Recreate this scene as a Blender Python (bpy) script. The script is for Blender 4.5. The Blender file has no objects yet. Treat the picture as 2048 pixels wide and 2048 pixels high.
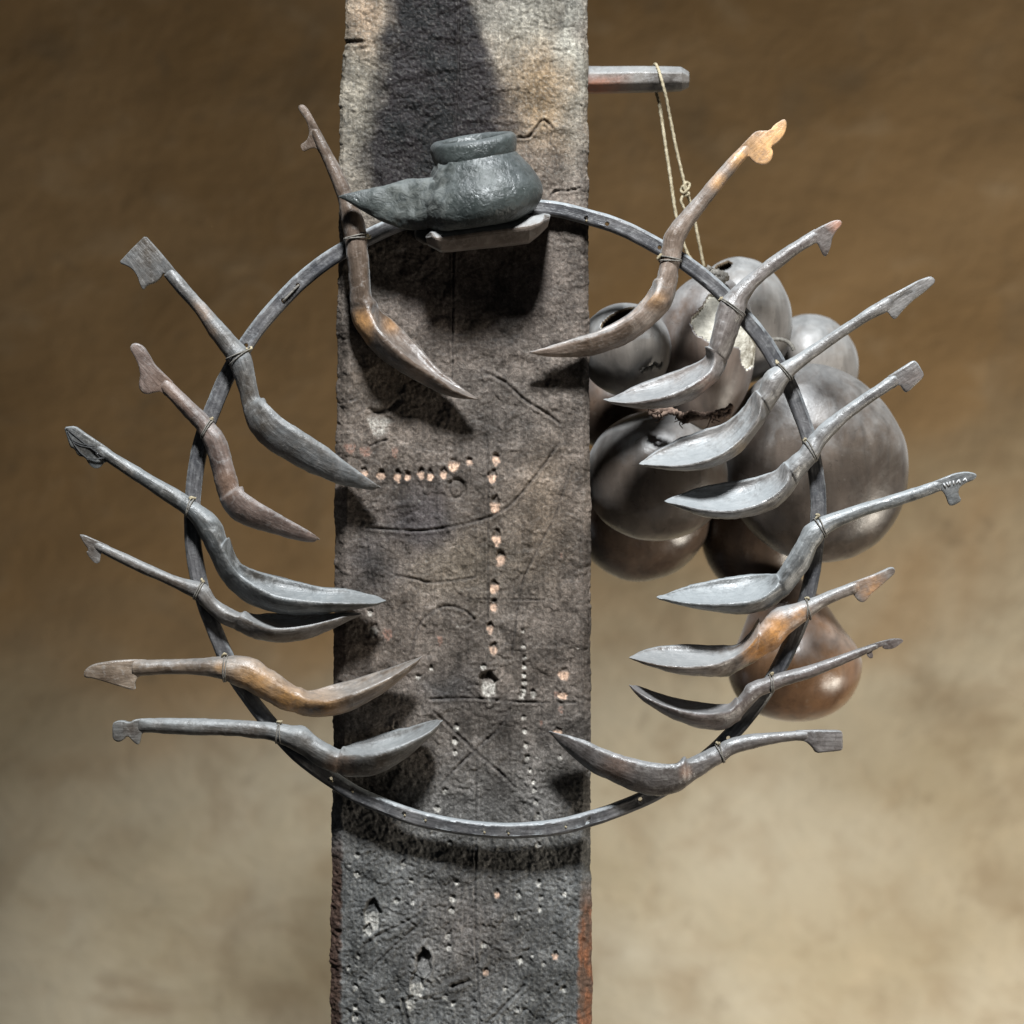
import bpy, bmesh, math, random
import numpy as np
from mathutils import Vector, noise as mnoise

random.seed(7)
SC = bpy.context.scene
COL = SC.collection

# ------------------------------------------------------------------ camera
D = 2.6                      # camera to hoop plane (m)
W = 1.024                    # width of the hoop plane that fills the frame (m)
cam_d = bpy.data.cameras.new('camera')
cam = bpy.data.objects.new('camera', cam_d)
COL.objects.link(cam)
cam.location = (0, -D, 0)
cam.rotation_euler = (math.radians(90), 0, 0)
cam_d.sensor_width = 36
cam_d.lens = 36 * D / W
cam_d.clip_end = 50
cam_d.dof.use_dof = True
cam_d.dof.focus_distance = D - 0.005
cam_d.dof.aperture_fstop = 3.2
SC.camera = cam

# ------------------------------------------------------------------ light
world = bpy.data.worlds.new('World')
SC.world = world
world.use_nodes = True
bgn = world.node_tree.nodes['Background']
bgn.inputs[0].default_value = (0.80, 0.90, 1.0, 1)
bgn.inputs[1].default_value = 0.022


def aim(o, tgt):
    d = Vector(tgt) - o.location
    o.rotation_euler = d.to_track_quat('-Z', 'Y').to_euler()


def spot(name, loc, tgt, power, color, ang, blend, radius):
    l = bpy.data.lights.new(name, 'SPOT')
    l.energy = power
    l.color = color
    l.spot_size = math.radians(ang)
    l.spot_blend = blend
    l.shadow_soft_size = radius
    o = bpy.data.objects.new(name, l)
    COL.objects.link(o)
    o.location = loc
    aim(o, tgt)
    return o


def area(name, loc, tgt, power, color, sx, sy, spread=180):
    l = bpy.data.lights.new(name, 'AREA')
    l.energy = power
    l.color = color
    l.shape = 'RECTANGLE'
    l.size = sx
    l.size_y = sy
    l.spread = math.radians(spread)
    o = bpy.data.objects.new(name, l)
    COL.objects.link(o)
    o.location = loc
    aim(o, tgt)
    return o


# high daylight opening in front of and above the post
spot('key_light', (0.12, -1.55, 2.13), (0.02, 0, -0.03), 720, (0.94, 0.975, 1.0), 32, 0.35, 0.21)
# added warm light from low right, for the wall and gourd undersides
area('low_right_light', (1.8, -0.42, -0.95), (0.80, 1.4, -0.75), 38, (1.0, 0.92, 0.79), 0.9, 0.6, 120)
# weak lamp added to brighten only the lower left wall
area('side_light', (-2.1, 0.35, -0.7), (-0.9, 1.4, -0.75), 1.6, (0.95, 0.96, 1.0), 0.9, 0.6, 120)

SC.view_settings.view_transform = 'Standard'
SC.view_settings.look = 'None'
SC.view_settings.exposure = 0.0
SC.view_settings.gamma = 1.0
SC.render.engine = 'CYCLES'


# ------------------------------------------------------------------ helpers
def P(px, py, y=0.0):
    """photo pixel (2048 square) and depth y -> world point"""
    k = (D + y) / D * W / 2048.0
    return np.array([(px - 1024.0) * k, y, (1024.0 - py) * k])


MM = 0.001
REG = {'r1': (200, 150, 3.45), 'r2': (100, 450, 2.76), 'r3': (100, 800, 2.415), 'r4': (580, 200, 3.22),
       'r5': (1040, 200, 3.22), 'r6': (1150, 400, 2.576), 'r7': (1100, 850, 2.24651), 'px': (0, 0, 1.0),
       'rb': (640, 1488, 3.45), 'rm': (640, 700, 3.45), 'rn': (640, 1100, 3.45), 'rt': (640, 0, 3.45),
       'r8': (1100, 100, 4.83)}


def cv(reg, pts):
    ox, oy, s = REG[reg]
    return [tuple((p[i] / s + (ox if i % 2 == 0 else oy)) for i in range(len(p))) for p in pts]


def props(o, label=None, cat=None, group=None, kind=None):
    if label: o['label'] = label
    if cat: o['category'] = cat
    if group: o['group'] = group
    if kind: o['kind'] = kind
    return o


def thing(name, loc, label, cat, group=None):
    o = bpy.data.objects.new(name, None)
    o.empty_display_size = 0.02
    o.location = loc
    COL.objects.link(o)
    return props(o, label, cat, group)


def mesh_obj(name, verts, faces, mat, parent=None, smooth=True, attr=None, loc=None):
    """verts in world coordinates"""
    v = np.asarray(verts, dtype=float)
    if parent is not None:
        base = np.array(parent_world(parent))
    else:
        base = np.array(loc) if loc is not None else v.mean(axis=0)
    me = bpy.data.meshes.new(name)
    me.from_pydata((v - base).tolist(), [], [list(map(int, f)) for f in faces])
    if smooth:
        me.polygons.foreach_set('use_smooth', [True] * len(me.polygons))
    mats = mat if isinstance(mat, (list, tuple)) else [mat]
    for m in mats:
        me.materials.append(m)
    if attr:
        for k, a in attr.items():
            a = np.asarray(a, dtype=np.float32)
            if k == 'grain':
                at = me.attributes.new(k, 'FLOAT_VECTOR', 'POINT')
                at.data.foreach_set('vector', a.ravel())
            elif a.ndim == 1:
                at = me.attributes.new(k, 'FLOAT', 'POINT')
                at.data.foreach_set('value', a)
            else:
                at = me.attributes.new(k, 'FLOAT_COLOR', 'POINT')
                c = np.ones((len(a), 4), np.float32)
                c[:, :3] = a
                at.data.foreach_set('color', c.ravel())
    me.update()
    o = bpy.data.objects.new(name, me)
    COL.objects.link(o)
    if parent is not None:
        o.parent = parent
    else:
        o.location = base
    return o


def parent_world(o):
    p = Vector((0, 0, 0))
    while o is not None:
        p += o.location
        o = o.parent
    return p


def catmull(A, n):
    """A (m, ...) control rows -> n samples per span, interpolating"""
    A = np.asarray(A, float)
    m = len(A)
    out = []
    for i in range(m - 1):
        p0 = A[max(i - 1, 0)]; p1 = A[i]; p2 = A[i + 1]; p3 = A[min(i + 2, m - 1)]
        for j in range(n):
            t = j / n
            out.append(0.5 * ((2 * p1) + (-p0 + p2) * t + (2 * p0 - 5 * p1 + 4 * p2 - p3) * t * t + (-p0 + 3 * p1 - 3 * p2 + p3) * t ** 3))
    out.append(A[-1])
    return np.array(out)


def fbm_pts(V, scale, seed, octs=3):
    o = []
    for p in V:
        q = Vector((p[0] * scale + seed * 3.7, p[1] * scale - seed * 1.3, p[2] * scale + seed * 7.1))
        o.append(mnoise.fractal(q, 1.0, 2.0, octs))
    return np.array(o)


def ring_faces(nr, k, cap0=True, cap1=True, closed=False):
    f = []
    lim = nr if closed else nr - 1
    for i in range(lim):
        a = i * k
        b = ((i + 1) % nr) * k
        for j in range(k):
            j2 = (j + 1) % k
            f.append((a + j, a + j2, b + j2, b + j))
    if not closed:
        if cap0: f.append(tuple(range(k))[::-1])
        if cap1: f.append(tuple((nr - 1) * k + j for j in range(k)))
    return f


def fix_normals(o, weld=False):
    bm = bmesh.new(); bm.from_mesh(o.data)
    if weld:
        bmesh.ops.remove_doubles(bm, verts=bm.verts, dist=1e-5)
    bmesh.ops.recalc_face_normals(bm, faces=bm.faces)
    bm.to_mesh(o.data); bm.free()


def tube(name, pts, rad, mat, parent=None, k=8, closed=False, n=6, wob=0.0, seed=0, loc=None):
    pts = np.asarray(pts, float)
    if closed:
        pp = np.vstack([pts[-1:], pts, pts[:2]])
        c = catmull(pp, n)[n:-n - 1] if False else None
        ext = np.vstack([pts, pts[:1]])
        m = len(pts)
        out = []
        for i in range(m):
            p0, p1, p2, p3 = pts[(i - 1) % m], pts[i], pts[(i + 1) % m], pts[(i + 2) % m]
            for j in range(n):
                t = j / n
                out.append(0.5 * ((2 * p1) + (-p0 + p2) * t + (2 * p0 - 5 * p1 + 4 * p2 - p3) * t * t + (-p0 + 3 * p1 - 3 * p2 + p3) * t ** 3))
        C = np.array(out)
    else:
        C = catmull(pts, n)
    m = len(C)
    if closed:
        T = np.roll(C, -1, 0) - np.roll(C, 1, 0)
    else:
        T = np.gradient(C, axis=0)
    T /= np.linalg.norm(T, axis=1)[:, None] + 1e-12
    ref = np.array([0, 1, 0.0])
    if abs(T[0] @ ref) > 0.9: ref = np.array([1.0, 0, 0])
    u = np.cross(T[0], ref); u /= np.linalg.norm(u)
    R = np.interp(np.linspace(0, 1, m), np.linspace(0, 1, len(np.atleast_1d(rad))), np.atleast_1d(rad)) if not np.isscalar(rad) else np.full(m, rad)
    V = []
    rs = random.Random(seed)
    for i in range(m):
        u = u - (u @ T[i]) * T[i]
        u /= np.linalg.norm(u)
        w = np.cross(T[i], u)
        for j in range(k):
            a = 2 * math.pi * j / k
            r = R[i] * (1 + wob * math.sin(i * 1.9 + 2 * a) + wob * (rs.random() - .5))
            V.append(C[i] + r * (math.cos(a) * u + math.sin(a) * w))
    o = mesh_obj(name, V, ring_faces(m, k, closed=closed), mat, parent, loc=loc)
    fix_normals(o)
    return o


# ------------------------------------------------------------------ materials
def new_mat(name):
    m = bpy.data.materials.new(name)
    m.use_nodes = True
    nt = m.node_tree
    for n in list(nt.nodes):
        nt.nodes.remove(n)
    out = nt.nodes.new('ShaderNodeOutputMaterial')
    b = nt.nodes.new('ShaderNodeBsdfPrincipled')
    nt.links.new(b.outputs[0], out.inputs[0])
    return m, nt, b


def N(nt, t, **kw):
    n = nt.nodes.new(t)
    for k, v in kw.items():
        if hasattr(n, k):
            setattr(n, k, v)
        else:
            n.inputs[k].default_value = v
    return n


def noise_n(nt, vec, scale, detail=4, rough=0.55, dist=0.0):
    n = nt.nodes.new('ShaderNodeTexNoise')
    n.inputs['Scale'].default_value = scale
    n.inputs['Detail'].default_value = detail
    n.inputs['Roughness'].default_value = rough
    n.inputs['Distortion'].default_value = dist
    nt.links.new(vec, n.inputs['Vector'])
    return n.outputs['Fac']


def ramp(nt, fac, stops):
    r = nt.nodes.new('ShaderNodeValToRGB')
    e = r.color_ramp.elements
    e[0].position, e[0].color = stops[0][0], tuple(stops[0][1]) + (1,) if len(stops[0][1]) == 3 else stops[0][1]
    e[1].position, e[1].color = stops[-1][0], tuple(stops[-1][1]) + (1,) if len(stops[-1][1]) == 3 else stops[-1][1]
    for p, c in stops[1:-1]:
        x = e.new(p)
        x.color = tuple(c) + (1,)
    nt.links.new(fac, r.inputs[0])
    return r.outputs[0]


def mixc(nt, fac, a, b, mode='MIX'):
    m = nt.nodes.new('ShaderNodeMix')
    m.data_type = 'RGBA'
    m.blend_type = mode
    m.clamp_factor = True
    for s, v in ((0, fac), (6, a), (7, b)):
        if hasattr(v, 'links') or hasattr(v, 'is_output'):
            nt.links.new(v, m.inputs[s])
        elif isinstance(v, (int, float)):
            m.inputs[s].default_value = v
        else:
            m.inputs[s].default_value = tuple(v) + (1,)
    return m.outputs[2]


def math_n(nt, op, a, b=None, clamp=False):
    m = nt.nodes.new('ShaderNodeMath')
    m.operation = op
    m.use_clamp = clamp
    for i, v in enumerate((a, b)):
        if v is None: continue
        if isinstance(v, (int, float)): m.inputs[i].default_value = v
        else: nt.links.new(v, m.inputs[i])
    return m.outputs[0]


def bump(nt, b, h, strength, dist, prev=None):
    n = nt.nodes.new('ShaderNodeBump')
    n.inputs['Strength'].default_value = strength
    n.inputs['Distance'].default_value = dist
    nt.links.new(h, n.inputs['Height'])
    if prev is not None:
        nt.links.new(prev, n.inputs['Normal'])
    nt.links.new(n.outputs[0], b.inputs['Normal'])
    return n.outputs[0]


def g3(v):
    return (v, v, v)


def dust_and_top_light(nt, v, col, amount, brk):
    """grey house dust on up-facing surfaces, rubbed off in patches; also paints their lit brightness"""
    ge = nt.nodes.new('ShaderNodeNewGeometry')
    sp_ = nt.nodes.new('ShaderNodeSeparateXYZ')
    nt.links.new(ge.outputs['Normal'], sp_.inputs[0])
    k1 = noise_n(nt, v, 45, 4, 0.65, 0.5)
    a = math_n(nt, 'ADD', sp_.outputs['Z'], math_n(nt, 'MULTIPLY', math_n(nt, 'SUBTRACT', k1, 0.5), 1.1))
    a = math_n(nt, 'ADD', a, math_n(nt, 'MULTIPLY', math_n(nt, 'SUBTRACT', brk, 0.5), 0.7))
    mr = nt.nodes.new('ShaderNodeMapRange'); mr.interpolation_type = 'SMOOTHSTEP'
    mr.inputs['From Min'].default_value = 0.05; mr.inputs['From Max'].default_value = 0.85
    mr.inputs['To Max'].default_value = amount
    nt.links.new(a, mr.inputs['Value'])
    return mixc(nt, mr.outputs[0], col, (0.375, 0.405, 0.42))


def wood_mat(name, dark, mid, worn, rough=0.42, sheen=0.15, spec=0.5, dusty=(0.22, 0.215, 0.205), dust=0.5, stretch=(1, 1, 1), dust_light=0.62):
    """hand-carved, smoke-darkened wood; 'wear' attribute shows the bare wood"""
    dark = tuple(0.75 * c for c in dark); mid = tuple(1.05 * c for c in mid)
    m, nt, b = new_mat(name)
    tc = N(nt, 'ShaderNodeTexCoord')
    mp = nt.nodes.new('ShaderNodeMapping')
    mp.inputs['Scale'].default_value = stretch
    nt.links.new(tc.outputs['Object'], mp.inputs[0])
    v = mp.outputs[0]
    n1 = noise_n(nt, v, 28, 5, 0.6)
    n2 = noise_n(nt, v, 170, 4, 0.65, 0.6)
    n3 = noise_n(nt, v, 620, 3, 0.6)
    n4 = noise_n(nt, v, 75, 4, 0.6, 1.2)
    col = mixc(nt, ramp(nt, n1, [(0.36, g3(0)), (0.64, g3(1))]), dark, mid)
    col = mixc(nt, ramp(nt, n2, [(0.52, g3(0)), (0.72, g3(dust))]), col, dusty)
    col = mixc(nt, ramp(nt, n4, [(0.60, g3(0)), (0.74, g3(0.7))]), col, tuple(0.45 * c for c in dark))
    ag = nt.nodes.new('ShaderNodeAttribute'); ag.attribute_name = 'grain'
    gn = noise_n(nt, ag.outputs['Vector'], 420, 4, 0.6, 0.3)
    col = mixc(nt, 1.0, col, ramp(nt, gn, [(0.33, g3(0.62)), (0.5, g3(1.0)), (0.68, g3(1.4))]), 'MULTIPLY')
    at = nt.nodes.new('ShaderNodeAttribute'); at.attribute_name = 'wear'
    wv = math_n(nt, 'MULTIPLY', at.outputs['Fac'], ramp(nt, n2, [(0.28, g3(0.35)), (0.6, g3(1.0))]))
    col = mixc(nt, wv, col, worn)
    col = dust_and_top_light(nt, v, col, dust_light, n2)
    # pale flecks of dirt
    col = mixc(nt, ramp(nt, n3, [(0.70, g3(0)), (0.78, g3(0.45))]), col, (0.42, 0.40, 0.36))
    nt.links.new(col, b.inputs['Base Color'])
    rr = ramp(nt, n2, [(0.3, g3(rough - 0.10)), (0.7, g3(rough + 0.18))])
    nt.links.new(rr, b.inputs['Roughness'])
    b.inputs['Specular IOR Level'].default_value = spec
    b.inputs['Sheen Weight'].default_value = sheen
    b.inputs['Sheen Roughness'].default_value = 0.4
    b.inputs['Sheen Tint'].default_value = (0.9, 0.97, 1.0, 1)
    p = bump(nt, b, n4, 0.3, 0.0022)
    p = bump(nt, b, gn, 0.45, 0.0010, p)
    p = bump(nt, b, n2, 0.35, 0.0012, p)
    p = bump(nt, b, n3, 0.2, 0.0005, p)
    return m


def simple_mat(name, a, c, scale, rough, bumpd=0.0, bscale=None, spec=0.4, sheen=0.0, detail=4):
    m, nt, b = new_mat(name)
    tc = N(nt, 'ShaderNodeTexCoord')
    v = tc.outputs['Object']
    n1 = noise_n(nt, v, scale, detail, 0.6)
    col = mixc(nt, ramp(nt, n1, [(0.35, g3(0)), (0.65, g3(1))]), a, c)
    nt.links.new(col, b.inputs['Base Color'])
    b.inputs['Roughness'].default_value = rough
    b.inputs['Specular IOR Level'].default_value = spec
    b.inputs['Sheen Weight'].default_value = sheen
    if bumpd:
        n2 = noise_n(nt, v, bscale or scale * 4, 4, 0.6)
        bump(nt, b, n2, 0.6, bumpd)
    return m


M_TWINE = simple_mat('twine', (0.10, 0.092, 0.08), (0.22, 0.205, 0.18), 300, 0.85, 0.0006, 900)
M_STRING = simple_mat('string', (0.22, 0.18, 0.11), (0.46, 0.40, 0.28), 260, 0.9, 0.0008, 800)
M_FIBRE = simple_mat('fibre', (0.10, 0.065, 0.05), (0.24, 0.17, 0.13), 200, 0.9, 0.0008, 700)

# ------------------------------------------------------------------ wall
m, nt, b = new_mat('earth_wall')
tc = N(nt, 'ShaderNodeTexCoord')
mp = nt.nodes.new('ShaderNodeMapping')
mp.inputs['Rotation'].default_value = (0, math.radians(-32), 0)
mp.inputs['Scale'].default_value = (1.0, 1.0, 1.35)
nt.links.new(tc.outputs['Object'], mp.inputs[0])
v = mp.outputs[0]
n1 = noise_n(nt, v, 2.6, 4, 0.5, 0.4)
n2 = noise_n(nt, v, 9, 5, 0.6, 0.3)
n3 = noise_n(nt, v, 60, 5, 0.6)
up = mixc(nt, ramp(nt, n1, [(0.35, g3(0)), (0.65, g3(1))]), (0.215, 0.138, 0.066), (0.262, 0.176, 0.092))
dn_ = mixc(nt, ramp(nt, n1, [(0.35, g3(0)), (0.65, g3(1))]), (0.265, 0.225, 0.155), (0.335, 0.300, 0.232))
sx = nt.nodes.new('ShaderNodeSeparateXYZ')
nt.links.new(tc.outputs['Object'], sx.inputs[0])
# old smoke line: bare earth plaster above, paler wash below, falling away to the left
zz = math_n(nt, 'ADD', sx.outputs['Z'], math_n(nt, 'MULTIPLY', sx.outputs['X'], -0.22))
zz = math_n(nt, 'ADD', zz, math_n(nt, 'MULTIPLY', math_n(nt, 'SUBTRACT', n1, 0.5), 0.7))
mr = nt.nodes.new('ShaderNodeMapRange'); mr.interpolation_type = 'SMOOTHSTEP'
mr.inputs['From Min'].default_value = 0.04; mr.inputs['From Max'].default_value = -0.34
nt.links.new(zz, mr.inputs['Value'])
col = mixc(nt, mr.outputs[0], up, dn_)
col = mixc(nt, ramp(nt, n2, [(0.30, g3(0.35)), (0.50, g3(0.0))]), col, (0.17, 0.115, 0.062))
col = mixc(nt, ramp(nt, n2, [(0.55, g3(0.0)), (0.75, g3(0.25))]), col, (0.40, 0.33, 0.23))
n6 = noise_n(nt, tc.outputs['Object'], 4.5, 5, 0.62, 1.2)
col = mixc(nt, ramp(nt, n6, [(0.54, g3(0.0)), (0.66, g3(0.42))]), col, (0.165, 0.125, 0.08))   # damp stains
n7 = noise_n(nt, tc.outputs['Object'], 22, 5, 0.65, 0.8)
col = mixc(nt, ramp(nt, n7, [(0.60, g3(0.0)), (0.72, g3(0.40))]), col, (0.13, 0.10, 0.065))
nt.links.new(col, b.inputs['Base Color'])
b.inputs['Roughness'].default_value = 0.95
b.inputs['Specular IOR Level'].default_value = 0.15
p = bump(nt, b, n2, 0.5, 0.02)
p = bump(nt, b, n3, 0.4, 0.004, p)
M_WALL = m
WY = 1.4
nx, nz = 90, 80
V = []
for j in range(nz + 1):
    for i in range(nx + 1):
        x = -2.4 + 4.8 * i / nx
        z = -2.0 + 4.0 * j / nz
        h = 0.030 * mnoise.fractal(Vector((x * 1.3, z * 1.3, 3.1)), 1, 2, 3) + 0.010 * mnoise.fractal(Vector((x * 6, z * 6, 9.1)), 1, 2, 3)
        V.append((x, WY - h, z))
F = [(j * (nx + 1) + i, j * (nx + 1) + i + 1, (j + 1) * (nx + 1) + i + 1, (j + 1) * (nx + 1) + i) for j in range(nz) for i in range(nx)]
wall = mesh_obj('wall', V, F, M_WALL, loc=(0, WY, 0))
props(wall, kind='structure')


# ------------------------------------------------------------------ post
def perlin(x, y, seed):
    xi = np.floor(x).astype(np.int64); yi = np.floor(y).astype(np.int64)
    xf = x - xi; yf = y - yi

    def g(ix, iy):
        h = (ix * 374761393 + iy * 668265263 + seed * 1442695041) & 0xffffffff
        h = ((h ^ (h >> 13)) * 1274126177) & 0xffffffff
        h = (h ^ (h >> 16)) & 0xffff
        a = h / 65536.0 * 2 * np.pi
        return np.cos(a), np.sin(a)
    u = xf * xf * xf * (xf * (xf * 6 - 15) + 10); w = yf * yf * yf * (yf * (yf * 6 - 15) + 10)
    r = 0
    for dx in (0, 1):
        for dy in (0, 1):
            gx, gy = g(xi + dx, yi + dy)
            r = r + (gx * (xf - dx) + gy * (yf - dy)) * (u if dx else 1 - u) * (w if dy else 1 - w)
    return r * 1.4


def fbm(x, y, seed, o=4, g=0.5):
    a, s, t = 1.0, 0.0, 0.0
    for i in range(o):
        s = s + a * perlin(x * 2 ** i, y * 2 ** i, seed + i * 17); t += a; a *= g
    return s / t


def sstep(a, b_, x):
    t = np.clip((x - a) / (b_ - a), 0, 1)
    return t * t * (3 - 2 * t)


YF = 0.016          # front face of the post
PY0, PY1 = -170, 2220
rows = np.arange(PY0, PY1, 2.4)
ly = [-200, 90, 110, 250, 500, 700, 1000, 1300, 2048, 2300]
lx = [691, 690, 684, 680, 677, 673, 668, 665, 659, 657]
ry = [-200, 90, 110, 300, 500, 700, 1000, 1500, 2048, 2300]
rx = [1176, 1175, 1177, 1176, 1176, 1179, 1181, 1182, 1185, 1186]
lch = np.interp(rows, [-200, 600, 720, 1050, 1300, 1700, 2100], [7, 8, 26, 26, 24, 22, 22])
rch = np.interp(rows, [-200, 600, 800, 1300, 1650, 1900, 2100], [10, 10, 13, 16, 16, 28, 30])
xl = np.interp(rows, ly, lx); xr = np.interp(rows, ry, rx)
xl = xl + 2.2 * fbm(rows / 40.0, rows * 0 + 0.5, 5, 4)
xr = xr + 2.2 * fbm(rows / 40.0, rows * 0 + 0.5, 9, 4)
PXM = W / 2048.0 * (D + YF) / D          # metres per pixel on the front face
NF, NC = 212, 10
nrow = len(rows)
prof_n = 3 + NC + NF + NC + 3
BX = np.zeros((nrow, prof_n)); BYD = np.zeros((nrow, prof_n)); NXn = np.zeros((nrow, prof_n)); NYn = np.zeros((nrow, prof_n))
back = 0.15
for r in range(nrow):
    a, c, dl, dr = xl[r], xr[r], lch[r], rch[r]
    xs = []; ys = []; nxs = []; nys = []
    for yb in (back, 0.10, 0.045 + dl * PXM * 0.6):
        xs.append(a); ys.append(yb); nxs.append(-1); nys.append(0)
    for i in range(NC):
        t = (i + 0.5) / NC
        xs.append(a + dl * t); ys.append(dl * PXM * 0.9 * (1 - t) ** 1.15); nxs.append(-0.66); nys.append(-0.75)
    for i in range(NF):
        t = i / (NF - 1)
        xs.append(a + dl + (c - a - dl - dr) * t); ys.append(0); nxs.append(0); nys.append(-1)
    for i in range(NC):
        t = (i + 0.5) / NC
        xs.append(c - dr + dr * t); ys.append(dr * PXM * 0.9 * t ** 1.15); nxs.append(0.66); nys.append(-0.75)
    for yb in (0.045 + dr * PXM * 0.6, 0.10, back):
        xs.append(c); ys.append(yb); nxs.append(1); nys.append(0)
    BX[r] = xs; BYD[r] = ys; NXn[r] = nxs; NYn[r] = nys
X = BX; Y = np.repeat(rows[:, None], prof_n, 1)
wx = 14 * fbm(X / 60, Y / 60, 41, 3); wy = 14 * fbm(X / 60, Y / 60, 43, 3)
# --- relief (mm, positive = outwards)
H = 2.0 * fbm(X / 190, Y / 260, 1, 3)
H += 1.0 * fbm((X + wx) / 42, (Y + wy) / 50, 2, 4)
low = sstep(1350, 1750, Y)
top = 1 - sstep(250, 520, Y)
rg = 1 - np.abs(fbm((X + wx) / 15, (Y + wy) / 12, 3, 3)) * 2
H += (0.55 + 0.85 * low + 0.4 * top) * (rg - 0.6)
rg2 = 1 - np.abs(fbm((X - wx) / 8, (Y + wy) / 7, 13, 2)) * 2
H += (0.20 + 0.25 * low + 0.1 * top) * (rg2 - 0.6)
H += (0.45 + 0.25 * low) * fbm(X / 6.5, Y / 6.5, 4, 2)
# flaking plates
pl = fbm((X + wx) / 80, (Y + wy * 2) / 55, 21, 4)
H += 0.9 * sstep(0.02, 0.06, pl) + 0.7 * sstep(0.20, 0.23, pl)
edge_zone = sstep(14, 0, X - xl[:, None]) + sstep(14, 0, xr[:, None] - X)
H += 1.2 * np.clip(edge_zone, 0, 1) * fbm(X / 18, Y / 14, 31, 4)


def seg_dist(pts):
    dmin = np.full(X.shape, 1e9)
    for (x0, y0), (x1, y1) in zip(pts[:-1], pts[1:]):
        dx, dy = x1 - x0, y1 - y0
        t = np.clip(((X - x0) * dx + (Y - y0) * dy) / (dx * dx + dy * dy), 0, 1)
        dmin = np.minimum(dmin, np.hypot(X - x0 - t * dx, Y - y0 - t * dy))
    return dmin


def smooth_line(pts, n=6):
    return [tuple(p) for p in catmull(np.array(pts, float), n)]


crackmask = np.zeros(X.shape)
grooves = [  # polyline, width px, depth mm, jitter
    ([(918, -170), (917, 120), (911, 250), (908, 400), (905, 700), (904, 760)], 2.2, 1.6),
    ([(975, 880), (976, 1000), (976, 1150), (975, 1240)], 2.2, 1.6),
    ([(953, 1500), (953, 1640), (950, 1780), (952, 1900), (960, 2060), (962, 2220)], 2.2, 1.5),
    ([(733, 1055), (800, 1060), (860, 1060), (960, 1040), (1020, 1010), (1080, 940), (1105, 905), (1118, 885)], 3.2, 1.6),
    ([(970, 745), (1010, 765), (1050, 800), (1090, 825), (1120, 848)], 3.4, 1.4),
    ([(1142, 930), (1110, 1030), (1080, 1090), (1050, 1150), (1040, 1190), (1028, 1270), (1022, 1310)], 2.4, 1.3),
    ([(822, 1310), (832, 1265), (850, 1235), (890, 1212), (930, 1222), (948, 1238)], 3.5, 1.5),
    ([(870, 1425), (890, 1445), (948, 1500), (1000, 1545), (1030, 1575)], 3.4, 1.25),
    ([(1020, 1418), (1000, 1455), (948, 1502), (900, 1548), (880, 1570)], 3.2, 1.25),
    ([(860, 1398), (940, 1396), (1010, 1402), (1060, 1405), (1150, 1405)], 3.0, 1.3),
    ([(940, 1198), (1000, 1199), (1090, 1200)], 2.0, 0.9),
    ([(1083, 1405), (1082, 1470)], 2.2, 0.9),
    ([(733, 1080), (740, 1130), (750, 1185)], 2.4, 1.0),
    ([(790, 1150), (830, 1158), (870, 1165), (950, 1155)], 3.0, 1.0),
    ([(1035, 275), (1060, 272), (1085, 241), (1105, 256)], 3.0, 2.0),
    ([(1105, 256), (1100, 285), (1112, 300), (1112, 330)], 2.4, 1.4),
    ([(1100, 395), (1112, 382), (1135, 382), (1160, 376)], 2.8, 1.8),
    ([(690, 84), (722, 84)], 4.5, 3.0),
    ([(715, 1905), (755, 1870), (800, 1850), (850, 1820)], 3.2, 1.1),
    ([(720, 1960), (780, 1900), (840, 1848)], 3.0, 1.1),
    ([(905, 1972), (930, 1965), (938, 1960)], 5.0, 2.6),
    ([(975, 2045), (1010, 2010), (1050, 1970)], 3.5, 1.3),
    ([(805, 2000), (815, 2040), (830, 2110)], 4.0, 1.6),
    ([(765, 1815), (800, 1830), (830, 1850)], 3.0, 1.1),
    ([(690, 805), (712, 798)], 2.4, 1.0),
    ([(742, 892), (758, 884), (772, 880)], 3.0, 1.5),
]
for pts, w_, dp in grooves:
    w_ *= 0.72
    dp *= np.clip(0.9 + 1.2 * fbm(X / 45, Y / 45, 78, 2), 0.35, 1.5)
    dd = seg_dist(smooth_line(pts) if len(pts) > 2 else pts) + 2.2 * fbm(X / 14, Y / 14, 77, 3)
    g_ = np.exp(-(np.clip(dd, 0, None) / w_) ** 2)
    H -= dp * g_
    H += 0.5 * dp * np.exp(-((dd - 2.4 * w_) / (1.3 * w_)) ** 2)
    crackmask = np.maximum(crackmask, g_)

rng = random.Random(3)
orange = np.zeros(X.shape); pale = np.zeros(X.shape); red = np.zeros(X.shape)


def pit(x, y, r, depth, chip_mask=None, stretch=1.25, amount=1.0):
    """gouged hole: deepest at its top, a slanting chip of fresh wood below"""
    sl = (slice(max(0, np.searchsorted(rows, y - 5 * r) - 1), np.searchsorted(rows, y + 5 * r) + 1), slice(None))
    xs, ys = X[sl], Y[sl]
    wob_ = 1 + 0.75 * fbm(xs / (r * 1.1), ys / (r * 1.1), int(x * 7 + y) % 991, 2) * 0.6
    q = np.hypot((xs - x) * wob_, (ys - y) * wob_ / stretch) / r
    inside = sstep(1.1, 0.8, q)
    slope = np.clip(0.5 - (ys - y) / (2 * r * stretch), 0.05, 1)
    H[sl] -= depth * inside * slope
    H[sl] += 0.22 * depth * np.exp(-((q - 1.25) / 0.2) ** 2)
    if chip_mask is not None:
        chip_mask[sl] = np.maximum(chip_mask[sl], amount * inside * sstep(-0.8 * r, 0.0, ys - y))


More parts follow.
